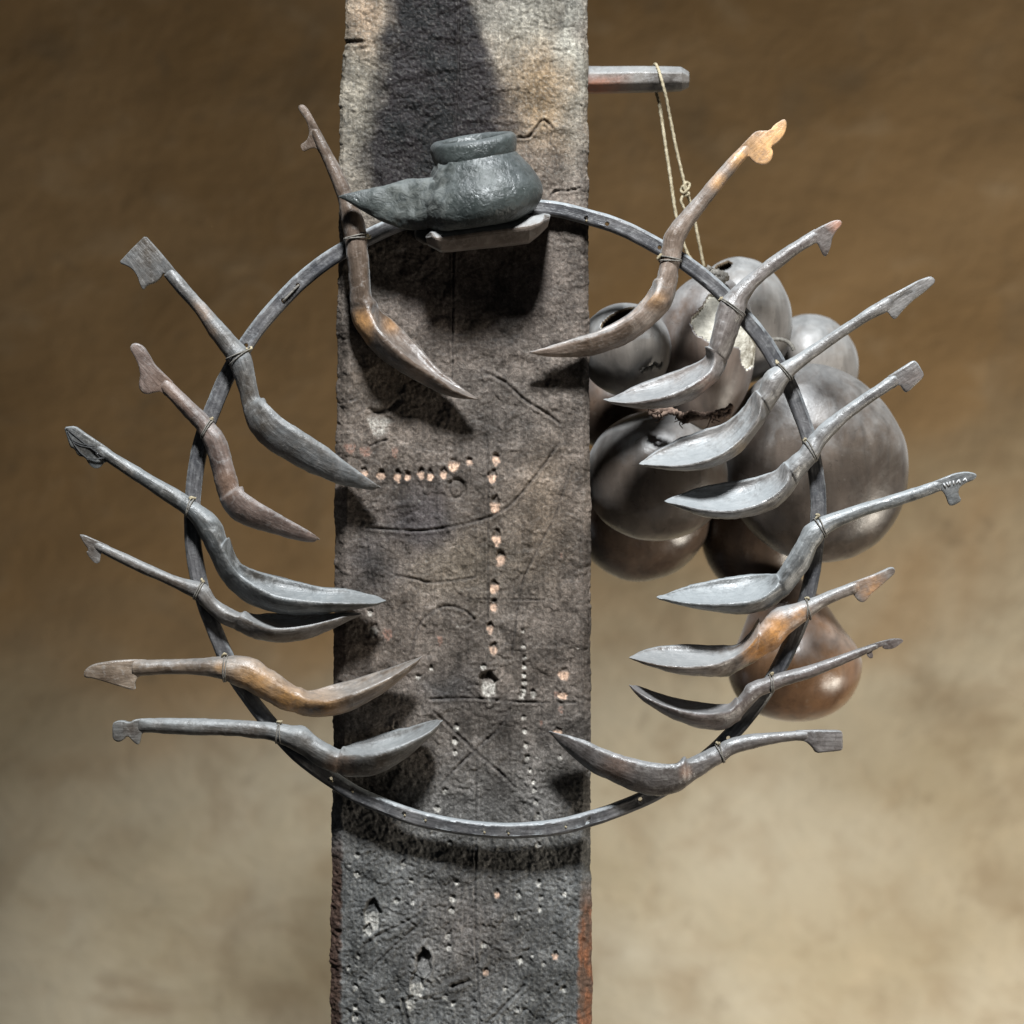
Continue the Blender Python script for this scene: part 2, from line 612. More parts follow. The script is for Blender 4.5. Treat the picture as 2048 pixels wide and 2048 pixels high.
for (x, y, s) in [(730, 945, 10), (764, 952, 10), (793, 952, 9.5), (817, 951, 8), (841, 950, 9.5), (862, 949, 9), (886, 943, 10),
                  (937, 921, 10), (990, 918, 11), (985, 955, 11), (990, 1008, 12), (995, 1074, 11), (1000, 1118, 12),
                  (990, 1172, 11.5), (987, 1213, 11), (982, 1255, 11.5), (985, 1294, 11)]:
    pit(x + rng.uniform(-2, 2), y + rng.uniform(-3, 3), s * rng.uniform(0.60, 0.82), 3.2, orange, rng.uniform(1.45, 1.9), rng.uniform(0.55, 1.0))
for (x, y, s) in [(908, 930, 12), (1128, 1348, 11), (1125, 1390, 9), (1115, 1466, 10)]:
    pit(x, y, s, 1.8, orange, 1.1)
for (x, y, s, st) in [(700, 893, 11, 1.5), (731, 900, 12, 1.2), (790, 898, 7, 2.6), (1112, 1385, 5, 2.2), (775, 1262, 9, 2.4), (1122, 1415, 5, 2.4),
                      (880, 1275, 6, 2.2), (1122, 1108, 3, 2.6), (1082, 1442, 2.5, 5)]:
    pit(x, y, s, 0.9, red, st, 0.8)
small = [(1045, 1262, 5), (1047, 1293, 5), (1049, 1315, 5), (1048, 1333, 5), (1048, 1350, 5), (1048, 1365, 5), (1047, 1382, 6), (1043, 1391, 6),
         (1066, 1387, 7), (967, 1333, 6), (1047, 1435, 5), (1050, 1462, 5), (1052, 1490, 5), (1054, 1515, 5), (1060, 1540, 5), (1066, 1563, 5),
         (1069, 1580, 5), (1072, 1605, 5), (1075, 1632, 5), (912, 1455, 6), (910, 1482, 7), (910, 1505, 6), (890, 1582, 7), (875, 1618, 5), (836, 1353, 6), (862, 1336, 4),
         (740, 1225, 7), (747, 1260, 9), (791, 1452, 6), (1120, 1515, 4)]
small += [tuple(v) + (5.5,) for v in cv('rb', [(630, 945), (945, 955), (1510, 962), (1690, 1030), (917, 1066), (907, 1147), (1360, 1190), (1525, 1062), (640, 1090),
          (255, 900), (575, 830), (1370, 1045), (883, 1325), (890, 1405), (1380, 1490), (1360, 1835), (245, 1680), (245, 1820), (240, 1890), (1508, 700),
          (530, 1085), (260, 770), (895, 690), (265, 1465), (1520, 1140), (1545, 1515), (1280, 1690), (865, 1750), (920, 1790), (1680, 1690), (200, 1545), (430, 1760), (1130, 1385)])]
for t_ in small:
    x, y, s = t_[:3]
    pit(x, y, s * (0.75 + 0.45 * rng.random()), 2.4, pale, 1.1 + 0.5 * rng.random(), 0.55 + 0.4 * rng.random())
for (x, y, s) in [tuple(v) + (6,) for v in cv('rb', [(1220, 1035), (1145, 1570), (1622, 1460)])]:
    pit(x, y, s, 2.6, orange, 1.5, 0.8)
for i in range(90):
    pit(rng.uniform(695, 1165), rng.uniform(1650, 2210), rng.uniform(1.6, 3.6), 1.2, pale if rng.random() < .5 else None, 1.2, 0.4)
for i in range(60):
    pit(rng.uniform(695, 1165), rng.uniform(0, 1650), rng.uniform(1.3, 2.6), 0.9, pale if rng.random() < .3 else None, 1.2, 0.4)
# knot, cavities, gouge
ddk = np.hypot(X - 913, (Y - 978) / 1.15) + 2 * fbm(X / 8, Y / 8, 8, 2)
H -= 3.4 * np.exp(-((ddk - 16) / 3.6) ** 2) + 1.2 * sstep(16, 12, ddk)
pit(977, 1370, 17, 6.5, pale, 1.6, 0.75)
pit(846, 1925, 15, 9.0, None, 1.7)
pit(834, 1972, 15, 3.0, pale, 2.0, 0.75)
pit(822, 2005, 10, 2.0, pale, 1.5, 0.6)
pit(745, 1832, 15, 6.0, pale, 2.2, 0.7)
pit(735, 1862, 9, 4.0, pale, 1.4, 0.6)
pit(757, 845, 22, 2.6, pale, 1.25, 0.6)
dg = seg_dist(smooth_line([(738, 818), (760, 825), (780, 818), (797, 803)]))
H -= 3.0 * np.exp(-(dg / 4.5) ** 2)

# --- colour
wX = X + 45 * fbm(X / 90, Y / 110, 51, 4); wY = Y + 50 * fbm(X / 90, Y / 110, 52, 4)


def blob(cx, cy, sx, sy, p=2.0):
    return np.exp(-(np.abs((wX - cx) / sx) ** p + np.abs((wY - cy) / sy) ** p))


def lay(C, m_, col_):
    m_ = np.clip(m_, 0, 1)[..., None]
    return C * (1 - m_) + np.array(col_) * m_


C = np.zeros(X.shape + (3,)) + np.array((0.150, 0.121, 0.100))
C = lay(C, 0.9 * sstep(1300, 1800, Y + 60 * fbm(X / 120, Y / 120, 61, 3)), (0.150, 0.154, 0.152))  # bluish grey lower part, painted brighter to offset the key light's falloff
C = lay(C, 0.95 * blob(720, 120, 95, 330), (0.25, 0.222, 0.175))
C = lay(C, 0.85 * blob(735, 30, 50, 90), (0.25, 0.175, 0.115))
C = lay(C, 0.9 * blob(1060, 40, 130, 140), (0.20, 0.19, 0.16))
C = lay(C, 0.85 * blob(1085, 190, 85, 105), (0.30, 0.205, 0.115))
C = lay(C, 0.6 * blob(1150, 140, 26, 160), (0.27, 0.27, 0.235))
C = lay(C, 0.55 * blob(940, 1130, 130, 80), (0.215, 0.17, 0.12))
C = lay(C, 0.4 * blob(1000, 830, 160, 130), (0.165, 0.145, 0.13))
C = lay(C, 0.5 * blob(980, 1260, 120, 120), (0.17, 0.145, 0.125))
C = lay(C, 0.5 * blob(1040, 570, 90, 110), (0.185, 0.15, 0.125))
C = lay(C, 0.45 * blob(1090, 1010, 60, 120), (0.20, 0.145, 0.095))
C = lay(C, 0.4 * blob(780, 760, 60, 70), (0.19, 0.14, 0.095))
C = lay(C, 0.45 * blob(940, 1860, 110, 120), (0.145, 0.11, 0.09))
# soot
soot = np.zeros(X.shape)
cxs = np.interp(Y, [-200, 0, 150, 250, 340, 420], [868, 868, 880, 880, 870, 860])
hw = np.interp(Y, [-200, 0, 150, 250, 330, 430], [92, 92, 120, 150, 165, 120])
soot = sstep(1.12, 0.72, np.abs(wX - cxs) / hw) * sstep(440, 360, wY)
C = lay(C, 0.98 * soot, (0.021, 0.017, 0.018))
C = lay(C, 0.75 * blob(845, 1040, 62, 66, 3), (0.055, 0.050, 0.056))
C = lay(C, 0.6 * blob(740, 1120, 50, 90), (0.058, 0.056, 0.062))
C = lay(C, 0.6 * blob(900, 560, 190, 120), (0.07, 0.058, 0.055))
C = lay(C, 0.55 * blob(890, 1375, 60, 40), (0.06, 0.062, 0.066))
mot = 0.6 * fbm(X / 55, Y / 55, 71, 4) + 0.65 * fbm(X / 130, Y / 150, 72, 3)
C *= (0.86 + 0.95 * np.clip(mot, -0.6, 0.6))[..., None]
mo2 = fbm(X / 9, Y / 9, 73, 3)
C *= (1 + 0.42 * np.clip(mo2, -0.7, 0.9))[..., None]
# scattered lichen-grey grains on the raised relief
gr = sstep(0.12, 0.4, fbm(X / 5, Y / 5, 81, 2)) * (0.35 + 0.5 * top * (1 - soot) + 0.15 * low)
C = lay(C, gr * 0.42, (0.30, 0.285, 0.25))
# bare brown wood along the chamfers
lm = sstep(lch[:, None] + 4, lch[:, None] - 4, X - xl[:, None] + 6 * fbm(X / 20, Y / 20, 91, 3))
rm_ = sstep(rch[:, None] + 4, rch[:, None] - 4, xr[:, None] - X + 6 * fbm(X / 20, Y / 20, 92, 3))
rusty = sstep(-0.15, 0.3, fbm(X / 16, Y / 45, 93, 4))
C = lay(C, lm * sstep(1640, 1750, Y) * 0.9, (0.105, 0.062, 0.045))
C = lay(C, rm_ * sstep(1740, 1830, Y) * 0.9, (0.13, 0.075, 0.05))
C = lay(C, rm_ * sstep(1790, 1850, Y) * rusty * 0.75, (0.25, 0.10, 0.048))
C = lay(C, red * np.clip(0.5 + 1.2 * fbm(X / 6, Y / 6, 97, 2), 0.0, 0.85), (0.34, 0.185, 0.135))
C = lay(C, pale * np.clip(0.6 + 1.2 * fbm(X / 6, Y / 6, 96, 2), 0.15, 0.95), (0.56, 0.53, 0.47))
C = lay(C, orange * np.clip(0.78 + 0.9 * fbm(X / 6, Y / 6, 95, 2), 0.1, 1), (0.62, 0.41, 0.29))
C = lay(C, crackmask * 0.45, (0.05, 0.043, 0.04))
C = np.clip(C * 0.83 * (C.mean(-1, keepdims=True) / 0.13) ** 0.22, 0.008, 0.9)

side = np.abs(NYn) < 0.1
H = np.where(side, H * 0.6, H)
PXs = W / 2048.0
KX = (D + YF) / D
VX = (X - 1024) * PXs * KX + NXn * H * MM
VZ = (1024 - Y) * PXs * KX
VY = YF + BYD + NYn * H * MM
VY = np.where(side, BYD + YF * 0 + YF, VY)
Vp = np.stack([VX, VY, VZ], -1).reshape(-1, 3)
idx = np.arange(nrow * prof_n).reshape(nrow, prof_n)
F = []
q = np.stack([idx[:-1, :-1], idx[1:, :-1], idx[1:, 1:], idx[:-1, 1:]], -1).reshape(-1, 4)
F = q.tolist()
for r in range(nrow - 1):      # back face
    F.append([int(idx[r, -1]), int(idx[r + 1, -1]), int(idx[r + 1, 0]), int(idx[r, 0])])
F.append([int(i) for i in idx[0]])
F.append([int(i) for i in idx[-1][::-1]])

m, nt, b = new_mat('charred_timber')
at = nt.nodes.new('ShaderNodeAttribute'); at.attribute_name = 'tint'
tc = N(nt, 'ShaderNodeTexCoord'); v = tc.outputs['Object']
nA = noise_n(nt, v, 300, 5, 0.65, 1.4)
nB = noise_n(nt, v, 900, 3, 0.6, 0.4)
nC_ = noise_n(nt, v, 130, 4, 0.6, 1.5)
mul = ramp(nt, nA, [(0.32, g3(0.6)), (0.5, g3(0.94)), (0.68, g3(1.45))])
col = mixc(nt, 1.0, at.outputs['Color'], mul, 'MULTIPLY')
mpv = nt.nodes.new('ShaderNodeMapping'); mpv.inputs['Scale'].default_value = (1, 1, 0.07)
nt.links.new(v, mpv.inputs[0])
nV = noise_n(nt, mpv.outputs[0], 260, 4, 0.6, 0.4)
col = mixc(nt, 1.0, col, ramp(nt, nV, [(0.32, g3(0.78)), (0.5, g3(1.0)), (0.68, g3(1.2))]), 'MULTIPLY')
mul2 = ramp(nt, nC_, [(0.35, g3(0.75)), (0.65, g3(1.25))])
col = mixc(nt, 1.0, col, mul2, 'MULTIPLY')
nt.links.new(col, b.inputs['Base Color'])
nt.links.new(ramp(nt, nA, [(0.3, g3(0.38)), (0.7, g3(0.66))]), b.inputs['Roughness'])
b.inputs['Specular IOR Level'].default_value = 0.13
p = bump(nt, b, nC_, 0.5, 0.0016)
p = bump(nt, b, nV, 0.2, 0.0006, p)
p = bump(nt, b, nA, 0.6, 0.0012, p)
p = bump(nt, b, nB, 0.5, 0.0004, p)
post = mesh_obj('post', Vp, F, m, attr={'tint': C.reshape(-1, 3)}, loc=(float(P(925, 0, YF)[0]), YF, -0.62))
props(post, 'wide upright charred timber post with carved lines and rows of peg holes', 'post')

# ------------------------------------------------------------------ hoop
HCX, HCY, HR = 1011, 1036, 625


def hoop_y(py):                      # the hoop leans: its top is nearer the post
    return 0.006 * (1036 - py) / 625.0


M_HOOP = wood_mat('hoop_wood', (0.055, 0.055, 0.06), (0.105, 0.10, 0.10), (0.3, 0.2, 0.1), rough=0.40, sheen=0.2, dust=0.4)
hoop_c = P(HCX, HCY, 0)
hoop = thing('hoop', tuple(P(HCX, HCY + HR, hoop_y(HCY + HR))), 'bent wooden hoop hung on the post with the spoons tied round it', 'hoop')
NH = 720
prof = [(-7.8, 2.2), (-6.9, 3.9), (-4.6, 5.3), (-4.0, 5.2), (0, 5.3), (3.8, 5.2), (4.6, 5.4), (7.0, 3.6), (7.8, 1.8), (7.8, -3.5), (6.6, -5.0), (0, -5.2), (-6.6, -5.0), (-7.8, -3.5)]
V = []; GA = []
for i in range(NH):
    a = 2 * math.pi * i / NH
    ca, sa = math.cos(a), math.sin(a)
    rr = HR + 3.5 * mnoise.noise(Vector((ca * 1.6, sa * 1.6, 2.2))) + 2.5 * mnoise.noise(Vector((ca * 7, sa * 7, 5.2)))
    wd = 1 + 0.10 * mnoise.noise(Vector((ca * 4, sa * 4, 11.2)))
    py = HCY - rr * sa
    px = HCX + rr * ca
    base = P(px, py, hoop_y(py))
    rad = np.array([ca, 0, sa])
    for (u_, w_) in prof:
        GA.append((a * 0.31 * 0.09, u_ * MM, w_ * MM))
        jit = 0.25 * mnoise.noise(Vector((ca * 30 + u_, sa * 30, w_)))
        V.append(base + rad * (u_ * wd + jit) * MM + np.array([0, -1, 0]) * (w_ + jit) * MM)
hoop_me = mesh_obj('rim', V, ring_faces(NH, len(prof), closed=True), M_HOOP, hoop, attr={'grain': GA})
fix_normals(hoop_me)
# drilled holes
holes = cv('r5', [(425, 762), (560, 800), (898, 952)]) + cv('rb', [(80, 238), (222, 312), (582, 475), (725, 510), (1132, 592), (1298, 600), (1693, 555), (1848, 527)]) + \
    cv('r2', [(1290, 418), (1370, 335), (1085, 665), (880, 1072)]) + cv('r7', [(175, 1775), (405, 1680), (800, 1405)])
bmc = bmesh.new()
for k_, (x, y) in enumerate(holes):
    vx, vy = x - HCX, y - HCY
    l_ = math.hypot(vx, vy)
    x, y = HCX + vx / l_ * min(max(l_, HR - 8), HR + 8), HCY + vy / l_ * min(max(l_, HR - 8), HR + 8)
    c_ = P(x, y, hoop_y(y))
    r_ = bmesh.ops.create_cone(bmc, cap_ends=True, segments=10, radius1=0.0023, radius2=0.0023, depth=0.03)
    for vv in r_['verts']:
        vv.co = Vector((vv.co.x, vv.co.z, vv.co.y)) + Vector(c_) - parent_world(hoop)
bmesh.ops.recalc_face_normals(bmc, faces=bmc.faces)
cme = bpy.data.meshes.new('cutter'); bmc.to_mesh(cme); bmc.free()
cob = bpy.data.objects.new('cutter', cme); COL.objects.link(cob); cob.parent = hoop
md = hoop_me.modifiers.new('holes', 'BOOLEAN'); md.object = cob; md.operation = 'DIFFERENCE'; md.solver = 'FAST'
dg_ = bpy.context.evaluated_depsgraph_get()
nm = bpy.data.meshes.new_from_object(hoop_me.evaluated_get(dg_))
hoop_me.modifiers.clear()
hoop_me.data = nm
bpy.data.objects.remove(cob)
nm.polygons.foreach_set('use_smooth', [True] * len(nm.polygons))
try:
    nm.set_sharp_from_angle(angle=math.radians(50))
except Exception:
    pass
# stitch closing the overlap of the hoop
h0 = cv('r2', [(1290, 418)])[0]; h1 = cv('r2', [(1370, 335)])[0]
a0 = P(*h0, hoop_y(h0[1]) - 0.0055); a1 = P(*h1, hoop_y(h1[1]) - 0.0055)
off = np.array([0, -0.0022, 0])
tube('stitch', [a0 + (0, 0.008, 0), a0 + off * .4, (a0 * 2 + a1) / 3 + off, (a0 + 2 * a1) / 3 + off, a1 + off * .4, a1 + (0, 0.008, 0)], 0.0011, M_TWINE, hoop, 6, wob=0.15)
for k_, (hx, hy) in enumerate([holes[0], holes[4], holes[5], holes[6], holes[7], holes[8], holes[9], holes[3]]):
    c_ = P(hx + 0.5, hy + 5.5, hoop_y(hy) - 0.0048)
    tube('peg_end', [c_ + (0, 0.003, 0), c_, c_ + (0.0005, -0.0016, 0.0006)], [0.0013, 0.0012, 0.0008], M_STRING, hoop, 6, n=2, wob=0.2, seed=k_)


# ------------------------------------------------------------------ spoons
KR = 15       # points on the lower half


def ring_pts(center, U, roll, b_, d_, up_, t_):
    """closed section: outer shell d_ below the centre, top surface up_ above it (negative = hollow). px"""
    Nn = np.array([0, -1.0, 0])
    U3 = np.array([U[0], 0, -U[1]])        # image y is down
    Up = math.cos(roll) * U3 + math.sin(roll) * Nn
    Np = -math.sin(roll) * U3 + math.cos(roll) * Nn
    out = []
    for i in range(KR):
        a = math.pi * i / (KR - 1)
        out.append(center + PXs * (b_ * math.cos(a) * Np - d_ * math.sin(a) * Up))
    bi = b_ - t_
    for i in range(KR):
        a = math.pi * (1 - (i + 0.6) / (KR + 0.2))
        q_ = math.sin(a)
        if up_ < 0: q_ = q_ ** 0.8
        out.append(center + PXs * (bi * math.cos(a) * Np + (up_ * q_ + 0.25 * t_) * Up))
    return np.array(out)


SPOON_N = [0]


def spoon(reg, finial, handle, bowl, tip, tie, mat, label, ydepth=-0.0145, wear=(), backseen=False, wide=1.0, fin_t=0.012, bmax=50, marks=None, group='wooden spoons tied round the hoop'):
    SPOON_N[0] += 1
    sid = SPOON_N[0]
    fin = cv(reg, finial); hd = cv(reg, handle); bw = cv(reg, bowl); tp = cv(reg, [tip])[0]
    if backseen:
        bw3 = []
        for (tx, ty, bx_, by_) in bw:
            bw3.append((tx, ty, tx, ty, bx_, by_))
        bw = bw3
    # roll of the bowl opening towards the camera
    es = []
    for (fx, fy, nx_, ny_, bx_, by_) in bw:
        M_ = np.array([(fx + nx_) / 2, (fy + ny_) / 2]); Bq = np.array([bx_, by_])
        U = (M_ - Bq) / np.linalg.norm(M_ - Bq)
        es.append(max(0.0, float((np.array([fx - nx_, fy - ny_])) @ U) / 2))
    roll = -0.10 if backseen else math.asin(min(max(max(es) / bmax, 0.16), 0.85))
    tiex = hd[tie]
    tcen = ((tiex[0] + tiex[2]) / 2, (tiex[1] + tiex[3]) / 2)
    y0 = ydepth + hoop_y(tcen[1]) * 0.9
    st = []; kinds = []
    nh = len(hd)
    for i, (tx, ty, bx_, by_) in enumerate(hd):
        T_ = np.array([tx, ty]); B_ = np.array([bx_, by_])
        U = (T_ - B_); L = np.linalg.norm(U); U /= L
        c2 = (T_ + B_) / 2
        t = i / max(1, nh - 1)
        rl = roll * max(0, (t - 0.55) / 0.45) * 0.8
        a_ = L / 2
        w_ = min(a_ * 0.98, 17 + 0.35 * a_)
        if i == 0: w_ = min(w_, fin_t / 2 / PXs - 3)
        sh = {1: 0.62, 2: 0.34, 3: 0.12}.get(nh - i, 0.0)
        c2 = c2 + U * a_ * sh * math.cos(rl)
        st.append(ring_pts(P(c2[0], c2[1], y0), U, rl, w_, a_ * (1 + sh), a_ * (1 - sh), 0.0)); kinds.append(0)
    nb = len(bw)
    for i, (fx, fy, nx_, ny_, bx_, by_) in enumerate(bw):
        M_ = np.array([(fx + nx_) / 2, (fy + ny_) / 2]); Bq = np.array([bx_, by_])
        U = (M_ - Bq); s = np.linalg.norm(U); U /= s
        if backseen:
            b_ = s * 0.62 * wide + 2
            d_ = s / math.cos(roll)
        else:
            b_ = es[i] / math.sin(roll)
            lo = 0.42 * s if i > 1 else 0.55 * s
            b_ = max(b_, lo)
            d_ = math.sqrt(max(s * s - (b_ * math.sin(roll)) ** 2, (0.45 * s) ** 2)) / math.cos(roll)
        cc = (0.16, -0.10, -0.30, -0.44)[i] if i < 4 else -0.50
        if nb - i <= 2: cc = -0.42 if nb - i == 2 else -0.25
        th = 4.2 if i > 1 else 4.0
        if nb - i == 1: th = 2.5
        st.append(ring_pts(P(M_[0], M_[1], y0), U, roll, b_, d_, cc * max(d_ - th, 0.1), th)); kinds.append(1)
    lastU = U
    pm = np.array([(bw[-1][0] + bw[-1][2]) / 2, (bw[-1][1] + bw[-1][3]) / 2])
    tpv = np.array(tp); dv = (tpv - pm) / (np.linalg.norm(tpv - pm) + 1e-9)
    q1 = tpv - dv * 6
    st.append(ring_pts(P(q1[0], q1[1], y0), lastU, roll, 6.4, 5.0, 0.8, 0.4)); kinds.append(1)
    st.append(ring_pts(P(tp[0], tp[1], y0), lastU, roll, 1.6, 1.4, 0.6, 0.3)); kinds.append(1)
    n = 6
    R = catmull(np.array(st), n)
    nr, k, _ = R.shape
    flat = R.reshape(-1, 3)
    # carved unevenness along the surface
    cen = R.mean(axis=1)
    dirs = R - cen[:, None, :]
    ln = np.linalg.norm(dirs, axis=2, keepdims=True)
    dirs = dirs / (ln + 1e-9)
    nz_ = fbm_pts(flat, 60, sid, 3).reshape(nr, k)
    nz2 = fbm_pts(flat, 190, sid + 50, 2).reshape(nr, k)
    amp = np.clip(ln[..., 0] * 0.075, 0, 0.0010)
    R = R + dirs * (nz_ * amp + nz2 * amp * 0.45)[..., None]
    flat = R.reshape(-1, 3)
    # wear
    ppx = 1024 + flat[:, 0] / (PXs * (D + flat[:, 1]) / D)
    ppy = 1024 - flat[:, 2] / (PXs * (D + flat[:, 1]) / D)
    wv = np.zeros(len(flat))
    for (wx_, wy_, wr, wa) in wear:
        cxy = cv(reg, [(wx_, wy_)])[0]; r_ = wr / REG[reg][2]
        q_ = np.hypot(ppx - cxy[0], ppy - cxy[1]) / r_
        wv = np.maximum(wv, wa * np.clip(1.35 - q_, 0, 1) ** 1.2)
    wv = np.clip(wv + 0.06, 0, 1)
    tg = np.gradient(cen, axis=0); tg /= np.linalg.norm(tg, axis=1)[:, None] + 1e-9
    cum = np.concatenate([[0], np.cumsum(np.linalg.norm(np.diff(cen, axis=0), axis=1))])
    offv = R - cen[:, None, :]
    uu = np.stack([-tg[:, 2], tg[:, 1] * 0, tg[:, 0]], 1)
    grain = np.stack([np.repeat(cum[:, None] * 0.09, k, 1) + sid, offv[..., 1], (offv * uu[:, None, :]).sum(-1)], -1).reshape(-1, 3)
    root_p = P(tcen[0], tcen[1], y0)
    root = thing('wooden_spoon', tuple(root_p), label, 'spoon', group)
    # normals from the whole loft so that handle and bowl meet without a seam
    tmp = bpy.data.meshes.new('t'); tmp.from_pydata(flat.tolist(), [], ring_faces(nr, k)); tmp.update()
    bmt = bmesh.new(); bmt.from_mesh(tmp); bmesh.ops.recalc_face_normals(bmt, faces=bmt.faces); bmt.to_mesh(tmp)
    flip = bmt.calc_volume(signed=True) < 0
    bmt.free()
    vn = np.zeros(len(flat) * 3, np.float32); tmp.vertices.foreach_get('normal', vn); vn = vn.reshape(-1, 3)
    polys = [tuple(p_.vertices) for p_ in tmp.polygons]
    bpy.data.meshes.remove(tmp)
    cut = (nh) * n     # ring index where the bowl starts
    for nm_, lo, hi in (('handle', 0, cut), ('bowl', cut, nr - 1)):
        sel = [f for f in polys if all(lo * k <= vi <= (hi + 1) * k - 1 for vi in f)]
        base = lo * k
        cnt = (hi - lo + 1) * k
        o = mesh_obj(nm_, flat[base:base + cnt], [tuple(vi - base for vi in f) for f in sel], mat, root, attr={'wear': wv[base:base + cnt], 'grain': grain[base:base + cnt]})
        try:
            o.data.normals_split_custom_set_from_vertices([tuple(q) for q in vn[base:base + cnt]])
        except Exception as e:
            print('normals', e)
    # finial: carved plate
    if fin:
        f2 = np.array(fin)
        pts2 = []
        m_ = len(f2)
        for i in range(m_):
            p0, p1, p2 = f2[i - 1], f2[i], f2[(i + 1) % m_]
            for (a_, b2) in ((p1, p0), (p1, p2)):
                dl_ = np.linalg.norm(b2 - a_)
                tt = min(0.25, 4.0 / max(dl_, 1e-6))
                pts2.append(a_ + (b2 - a_) * tt)
        bmf = bmesh.new()
        pw = parent_world(root)
        vsf = [bmf.verts.new(Vector(P(x, y, y0 - fin_t / 2)) - pw) for (x, y) in pts2]
        ff = bmf.faces.new(vsf)
        r_ = bmesh.ops.extrude_face_region(bmf, geom=[ff])
        for vv in [e for e in r_['geom'] if isinstance(e, bmesh.types.BMVert)]:
            vv.co += Vector((0, fin_t, 0))
        bmesh.ops.recalc_face_normals(bmf, faces=bmf.faces)
        ed = [e for e in bmf.edges if abs(e.verts[0].co.y - e.verts[1].co.y) < 1e-6]
        bmesh.ops.bevel(bmf, geom=ed, offset=0.0030, segments=3, affect='EDGES', profile=0.55, clamp_overlap=True)
        bmesh.ops.triangulate(bmf, faces=[f for f in bmf.faces if len(f.verts) > 4])
        hc0 = np.array([(hd[0][0] + hd[0][2]) / 2, (hd[0][1] + hd[0][3]) / 2]); hc1 = np.array([(hd[1][0] + hd[1][2]) / 2, (hd[1][1] + hd[1][3]) / 2])
        hdir = (hc1 - hc0) / np.linalg.norm(hc1 - hc0)
        for vv in bmf.verts:           # the plate thins out where it runs into the handle
            q2 = np.array([1024 + (vv.co.x + pw.x) / PXs, 1024 - (vv.co.z + pw.z) / PXs])
            al = float((q2 - hc0) @ hdir)
            vv.co.y *= float(np.interp(al, [-14, 22], [1.0, 0.3])) * (1 + 0.10 * mnoise.noise(Vector((q2[0] * .06, q2[1] * .06, sid))))
        me = bpy.data.meshes.new('finial'); bmf.to_mesh(me)
        nvv = len(bmf.verts); bmf.free()
        me.materials.append(mat)
        cs = np.zeros(nvv * 3); me.vertices.foreach_get('co', cs); cs = cs.reshape(-1, 3) + np.array(pw)
        qx = 1024 + cs[:, 0] / PXs; qy = 1024 - cs[:, 2] / PXs
        wf = np.zeros(nvv)
        for (wx_, wy_, wr, wa) in wear:
            cxy = cv(reg, [(wx_, wy_)])[0]; rr_ = wr / REG[reg][2]
            wf = np.maximum(wf, wa * np.clip(1.35 - np.hypot(qx - cxy[0], qy - cxy[1]) / rr_, 0, 1))
        at_ = me.attributes.new('wear', 'FLOAT', 'POINT'); at_.data.foreach_set('value', np.clip(wf + 0.06, 0, 1).astype(np.float32))
        ga = np.stack([((qx - hc0[0]) * hdir[0] + (qy - hc0[1]) * hdir[1]) * PXs * 0.09 + sid, cs[:, 1], ((qx - hc0[0]) * hdir[1] - (qy - hc0[1]) * hdir[0]) * PXs], -1)
        ag_ = me.attributes.new('grain', 'FLOAT_VECTOR', 'POINT'); ag_.data.foreach_set('vector', ga.astype(np.float32).ravel())
        me.polygons.foreach_set('use_smooth', [True] * len(me.polygons))
        try: me.set_sharp_from_angle(angle=math.radians(32))
        except Exception: pass
        fo = bpy.data.objects.new('finial', me); COL.objects.link(fo); fo.parent = root
        if marks:                       # incised marks: thin dark-edged strokes standing a hair proud
            for st_ in marks:
                q_ = [P(x, y, y0 - fin_t / 2 - 0.0002) for (x, y) in cv(reg, st_)]
                t0 = tube('carved_line', q_, 0.0008, M_PALE_MARK if sid == 12 else M_MARK, fo, 5, n=2)
    # lashing
    tx, ty, bx_, by_ = tiex
    U = np.array([tx - bx_, ty - by_]); L = np.linalg.norm(U); U /= L
    U3 = np.array([U[0], 0, -U[1]]); T3 = np.array([U[1], 0, U[0]])
    a_ = L / 2 * PXs
    w_ = min(L / 2 * 0.98, 17 + 0.35 * L / 2) * PXs
    rs = random.Random(sid * 11)
    for q in range(2):
        lp = []
        tilt = rs.uniform(-0.25, 0.25)
        offt = (q - 0.5) * 0.0022 + rs.uniform(-.0006, .0006)
        for j in range(16):
            an = 2 * math.pi * j / 16
            cu, sn = math.cos(an), math.sin(an)
            cu_ = math.copysign(abs(cu) ** 0.85, cu); sn_ = math.copysign(abs(sn) ** 0.85, sn)
            ue = (a_ + 0.0007) * cu_
            ye = (w_ + 0.0008) * sn_
            if sn < 0: ye = -(w_ * 1.0 + 0.0125) * abs(sn_)
            lp.append(root_p + U3 * ue - np.array([0, 1, 0]) * ye + T3 * (offt + tilt * ue * 0.6))
        tube('twine_tie', lp, 0.00068, M_TWINE, root, 6, closed=True, n=4, wob=0.15, seed=sid + q)
    kp = root_p + U3 * (a_ + 0.0008) + np.array([0, -0.004, 0])
    kn = [kp + np.array([rs.uniform(-.0028, .0028), rs.uniform(-.002, .002), rs.uniform(-.002, .003)]) for _ in range(5)]
    tube('twine_knot', kn, [0.0012, 0.0014, 0.0013, 0.0011, 0.0006], M_STRING, root, 6, n=4, wob=0.2, seed=sid)
    return root


M_MARK = simple_mat('incised_line', (0.02, 0.02, 0.02), (0.05, 0.05, 0.05), 200, 0.8)
M_PALE_MARK = simple_mat('pale_scratch', (0.4, 0.4, 0.4), (0.6, 0.6, 0.6), 200, 0.8)

